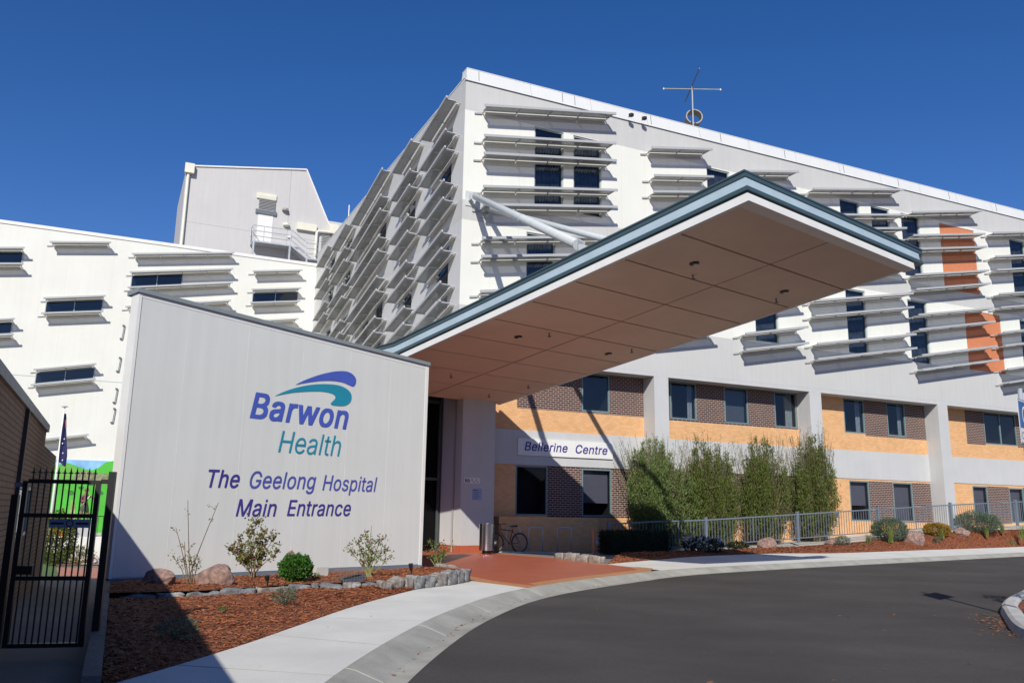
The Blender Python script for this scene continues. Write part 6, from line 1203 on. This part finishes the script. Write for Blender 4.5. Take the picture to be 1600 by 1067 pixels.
def patch(nm, px_, m, dz):
    P = []
    for x, y in px_:
        p = gnd(x, y, 0)
        for _ in range(12): p = gnd(x, y, lowz(p.y)+dz)
        P.append(p)
    mb = MB(); mb.quad(*P); return struct(nm, mb, m)
redp = mat('red paving', (.42, .17, .12), .85, .1, 3., fine=.1)
patch('red_path', [(40, 903), (175, 903), (175, 887), (40, 887)], redp, .012)
patch('red_path', [(20, 882), (185, 882), (185, 874), (20, 874)], redp, .012)
patch('lawn', [(30, 903), (92, 903), (86, 879), (30, 879)], mat('lawn green', (.07, .13, .03), .9, .3, 20, .4, 80, fine=.3), .02)
patch('gravel_strip', [(20, 873), (190, 873), (190, 866), (20, 866)], mat('sandy gravel', (.42, .34, .22), .9, .2, 5, .3, 60), .02)
# terrace with mural
YM = TE-.06
def mp(x, y): return bpl(x, y, YM)
tl_m, tr_m, bl_m, br_m = mp(70, 716), mp(180, 721), mp(70, 838), mp(180, 838)
mu = thing('mural', 'bright green painted landscape mural with hills and blue sky on the wing wall', 'mural', M=MB_)
x0, x1, z0, z1 = tl_m[0], tr_m[0], bl_m[1]-.4, (tl_m[1]+tr_m[1])/2
mgreen = mat('mural green', (.07, .42, .035), .5, .12, .8); 
obj('board', MB().box(x0, YM, z0, x1, TE-.004, z1), mat('mural sky', (.22, .45, .72), .5, .35, 1.1), mu)
hp = [(x0, z0)]
hl_ = [(70, 728), (90, 726), (105, 723), (118, 727), (133, 733), (145, 734), (155, 730), (165, 722), (176, 720), (180, 720)]
P = [mp(*q) for q in hl_]; mbx = MB(); mbx.quad(*[(a, YM-.004, c) for a, c in [(x0, z0)]+[(x1, z0)]+list(reversed(P))]); obj('painted_hills', mbx, mgreen, mu)
P = [mp(*q) for q in [(90, 738), (96, 729), (106, 725), (117, 729), (127, 738), (130, 748), (90, 748)]]; obj('painted_hill', MB().quad(*[(a, YM-.008, c) for a, c in P]), mat('mural light green', (.14, .40, .06), .5, .1, .8), mu)
P = [mp(*q) for q in [(113, 745), (119, 738), (130, 735), (142, 737), (155, 740), (168, 739), (170, 752), (150, 753), (130, 752), (118, 750)]]; obj('painted_trees', MB().quad(*[(a, YM-.011, c) for a, c in P]), mat('mural olive', (.20, .21, .11), .6, .5, 6), mu)
for k in range(9):
    cx_, cy_ = 104+k*7.5, 762+9*sin(k*2.1); P = [mp(cx_+4.2*cos(t_)*(1+.25*sin(3*t_+k)), cy_+(3.2+k % 3)*sin(t_)*(1+.2*cos(2*t_))) for t_ in [2*pi*i/14 for i in range(14)]]
    obj('painted_bush', MB().quad(*[(a_, YM-.012-.001*k, c_) for a_, c_ in P]), mat('mural dark green', (.035, .16, .03), .6, .4, 5) if k % 2 else MATS['mural light green'], mu)
P = [mp(*q) for q in [(96, 838), (108, 800), (112, 780), (116, 780), (118, 802), (122, 838)]]; obj('painted_path', MB().quad(*[(a_, YM-.024, c_) for a_, c_ in P]), mat('mural path', (.30, .34, .14), .6, .3, 4), mu)
YT = TE-7.5
a = bpl(60, 838, YT); b = bpl(200, 866, YT)
tw = thing('terrace_wall', 'low white retaining wall below the green mural', 'wall', M=MB_)
obj('wall', MB().box(a[0], YT, -1.6, b[0]+1, YT+.25, a[1]), whitep, tw); obj('terrace_slab', MB().box(a[0], YT+.251, a[1]-.2, b[0]+1, TE-.08, a[1]-.02), concrete, tw)
wv = MB(); c_ = bpl(102, 865, YT); d_ = bpl(118, 851, YT); wv.box(c_[0], YT-.01, c_[1], d_[0], YT+.0, d_[1]); obj('opening', wv, dark, tw)
# soldier figure on plinth
def skin(name, verts, edges, m, parent, sub=1):
    me = bpy.data.meshes.new(name); me.from_pydata([v[:3] for v in verts], edges, []); o = bpy.data.objects.new(name, me); COL.objects.link(o)
    md = o.modifiers.new('s', 'SKIN'); 
    for i, v in enumerate(verts): me.skin_vertices[0].data[i].radius = (v[3], v[4] if len(v) > 4 else v[3])
    me.skin_vertices[0].data[0].use_root = True
    sd = o.modifiers.new('d', 'SUBSURF'); sd.levels = sub; sd.render_levels = sub
    dg = bpy.context.evaluated_depsgraph_get(); me2 = bpy.data.meshes.new_from_object(o.evaluated_get(dg)); me2.name = name
    bpy.data.objects.remove(o); o = bpy.data.objects.new(name, me2); COL.objects.link(o); me2.materials.clear(); me2.materials.append(m); me2.polygons.foreach_set('use_smooth', [True]*len(me2.polygons)); o.parent = parent; return o
YPz = TE-6.3
fa_, fz = bpl(129, 819, YPz); ftop = bpl(129, 762, YPz)[1]; sc2 = (ftop-fz)/1.82
MF = MB_ @ Matrix.Translation((fa_, YPz, fz)) @ Matrix.Rotation(.5, 4, 'Z') @ Matrix.Scale(sc2, 4)
so = thing('soldier_figure', 'soldier figure in brown uniform and wide brimmed hat before the mural', 'statue', M=MF)
khaki = mat('brown uniform', (.22, .12, .09), .9, .25, 8.); skinm = mat('skin', (.45, .26, .18), .6, .05); greenp = mat('dark green cloth', (.05, .08, .05), .9, .2, 8.)
vs = [(0, 0, .95, .13, .10), (0, 0, 1.15, .13, .10), (0, 0, 1.38, .17, .11), (0, 0, 1.50, .07), (0, -.02, 1.60, .08, .09), (0, -.03, 1.70, .075, .085),
      (.2, 0, 1.42, .06), (.38, -.12, 1.30, .05), (.5, -.3, 1.42, .035), (.55, -.36, 1.45, .035), (-.2, 0, 1.42, .06), (-.28, -.1, 1.18, .05), (-.08, -.28, 1.12, .035), (-.02, -.33, 1.13, .035),
      (.1, 0, .88, .10), (.16, -.12, .50, .07), (.2, .0, .1, .045), (.2, -.14, .04, .04, .03), (-.1, 0, .88, .10), (-.14, -.02, .48, .07), (-.2, .1, .1, .045), (-.22, -.04, .04, .04, .03)]
es = [(0, 1), (1, 2), (2, 3), (3, 4), (4, 5), (2, 6), (6, 7), (7, 8), (8, 9), (2, 10), (10, 11), (11, 12), (12, 13), (0, 14), (14, 15), (15, 16), (16, 17), (0, 18), (18, 19), (19, 20), (20, 21)]
skin('body', vs, es, khaki, so, 2)
obj('face', MB().lathe((0, -.05, 1.58), [(.03, 0), (.075, .04), (.085, .1), (.07, .16)], 12), skinm, so, smooth=True)
obj('hat', MB().lathe((0, -.03, 1.70), [(.17, 0), (.18, .012), (.1, .03), (.095, .1), (.05, .13)], 18), khaki, so)
obj('trousers', MB().lathe((0, 0, .66), [(.2, 0), (.2, .15), (.16, .3)], 12), greenp, so)
obj('pack', MB().box(-.18, .1, 1.05, .18, .3, 1.45), khaki, so, bevel=.03)
obj('strap', MB().tube([(.16, -.1, 1.45), (.0, -.14, 1.25), (-.14, -.12, 1.02)], .02, 6), whitep, so)
pd = obj('plinth', MB().box(-.42, -.3, 0, .42, .4, fz-a[1]+.0), mat('grey plinth', (.42, .42, .43), .7), M=MB_ @ Matrix.Translation((fa_, YPz, a[1]-.02))); tag(pd, 'grey plinth carrying the soldier figure', 'plinth')
tf = thing('terrace_fence', 'thin dark railing on the terrace in front of the mural', 'railing', M=MB_)
fz2 = a[1]; m = MB()
for k in range(24): x = a[0]+.5+.22*k+ (b[0]-a[0])*.45; m.bar((x, YT+.4, fz2-.03), (x, YT+.4, fz2+1.0), .02)
obj('balusters', m, black, tf); obj('top_rail', MB().bar((a[0]+.5, YT+.4, fz2+1.0), (b[0]+1, YT+.4, fz2+1.0), .04), black, tf)
# flagpole and flag
yf = 44.2; tpf = dep(101, 636, yf); tb_ = inB(tpf)
fp = thing('flagpole', 'white flagpole standing in front of the white wing', 'flagpole', loc=(tpf.x, tpf.y, lowz(yf)-.1))
Hf = tpf.z-lowz(yf)+.1
obj('pole', MB().tube([(0, 0, 0), (0, 0, Hf)], [.08, .04], 12), whitep, fp, smooth=True); obj('finial', MB().lathe((0, 0, Hf-.02), [(.04, 0), (.16, .03), (.16, .07), (.04, .09)], 14), steel, fp)
flg = MB(); n, mm = 10, 14; zt0 = Hf-.35
def fpnt(i, j): t, s = i/n, j/mm; wv_ = .09+.50*s**.8*(1-.28*max(0, s-.75)/.25); return (.05+t*wv_*.85, -.08*sin(t*7+s*3)-.02, zt0-2.55*s+(-.25*t*s))
for i in range(n):
    for j in range(mm): flg.quad(fpnt(i, j), fpnt(i+1, j), fpnt(i+1, j+1), fpnt(i, j+1))
fg = thing('flag', 'dark blue flag with white stars and a red corner hanging limp on the pole', 'flag', loc=(tpf.x, tpf.y, lowz(yf)-.1))
obj('cloth', flg, mat('flag blue', (.02, .02, .10), .8, .2, 4.), fg, smooth=True)
sp_ = MB()
for t, s in ((.3, .6), (.45, .78), (.7, .9), (.5, .5)):
    q = V(fpnt(t*n, s*mm)); sp_.quad(q+V((-.035, -.1, 0)), q+V((0, -.1, -.045)), q+V((.035, -.1, 0)), q+V((0, -.1, .045)))
obj('stars', sp_, whitep, fg)
q = V(fpnt(.6*n, .16*mm)); obj('red_corner', MB().quad(q+V((-.03, -.09, .1)), q+V((.04, -.09, .1)), q+V((.1, -.09, -.35)), q+V((.04, -.09, -.35))), mat('flag red', (.5, .03, .04), .7), fg)
# courtyard bushes
p = gnd(84, 880, 0)
for _ in range(8): p = gnd(84, 884, lowz(p.y))
t = bush('courtyard_tree', 'leafy green bush with orange blooms beyond the gate', (p.x, p.y, lowz(p.y)), 2.35, .75, 6500, leafA, cat='bush', ll=.11, lw=.05)
fo = MB()
for _ in range(22):
    c = V((random.uniform(-.1, .5), -.55, random.uniform(1.3, 2.0)))
    for k in range(6): leaf(fo, c+rv(.03), rv(1), .09, .06)
obj('blooms', fo, flowerO, t)
for i, (x, w, lb) in enumerate(((84, .5, 'small grey green bush at the foot of the white retaining wall'), (121, .75, 'low olive bush in the middle below the white retaining wall'), (70, .5, 'dark little bush nearest the brick building below the wall'))):
    xx, zz_ = bpl(x, 868, YT-.6); bush('courtyard_bush', lb, B(xx, YT-.6, -1.35), .9 if i == 1 else .6, w, 1300, leafC if i == 1 else leafS, ll=.1, lw=.05, group='bushes below the terrace')

# ================================================================== light, world, camera
AZ, EL = radians(7.2), radians(34.5)
Ld = V((sin(AZ)*cos(EL), cos(AZ)*cos(EL), -sin(EL)))
sd = bpy.data.lights.new('sun', 'SUN'); sd.energy = 4.95; sd.angle = radians(.5); sd.color = (1, .962, .87)
so_ = bpy.data.objects.new('sun', sd); COL.objects.link(so_); so_.rotation_euler = Ld.to_track_quat('-Z', 'Y').to_euler(); so_.location = (0, -20, 40)
w = bpy.data.worlds.new('World'); scn.world = w; w.use_nodes = True; nt = w.node_tree; bg = nt.nodes['Background']
sk = nt.nodes.new('ShaderNodeTexSky'); sk.sky_type = 'NISHITA'; sk.sun_disc = False; sk.sun_elevation = EL
# direction towards the sun: (-sin AZ, -cos AZ); rotation measured clockwise from +Y
sk.sun_rotation = AZ+pi
sk.air_density = 1.0; sk.dust_density = .15; sk.ozone_density = 4.0; sk.altitude = 0
hs = nt.nodes.new('ShaderNodeHueSaturation'); hs.inputs['Saturation'].default_value = 1.28; hs.inputs['Value'].default_value = 1.08; nt.links.new(sk.outputs[0], hs.inputs['Color']); vm = nt.nodes.new('ShaderNodeVectorMath'); vm.operation = 'MULTIPLY'; vm.inputs[1].default_value = (1.17, .96, 1.19); nt.links.new(hs.outputs[0], vm.inputs[0]); nt.links.new(vm.outputs[0], bg.inputs[0]); bg.inputs[1].default_value = .082
cd = bpy.data.cameras.new('camera'); cd.sensor_fit = 'HORIZONTAL'; cd.sensor_width = 36; cd.lens = F/1600*36; cd.clip_end = 2000; cd.clip_start = .05
co = bpy.data.objects.new('camera', cd); COL.objects.link(co)
co.matrix_world = Matrix(((RT.x, UP.x, -fw.x, CAM.x), (RT.y, UP.y, -fw.y, CAM.y), (RT.z, UP.z, -fw.z, CAM.z), (0, 0, 0, 1)))
scn.camera = co
scn.view_settings.view_transform = 'Standard'; scn.view_settings.look = 'None'; scn.view_settings.exposure = 0
scn.cycles.max_bounces = 8; scn.cycles.transparent_max_bounces = 16; scn.cycles.diffuse_bounces = 4
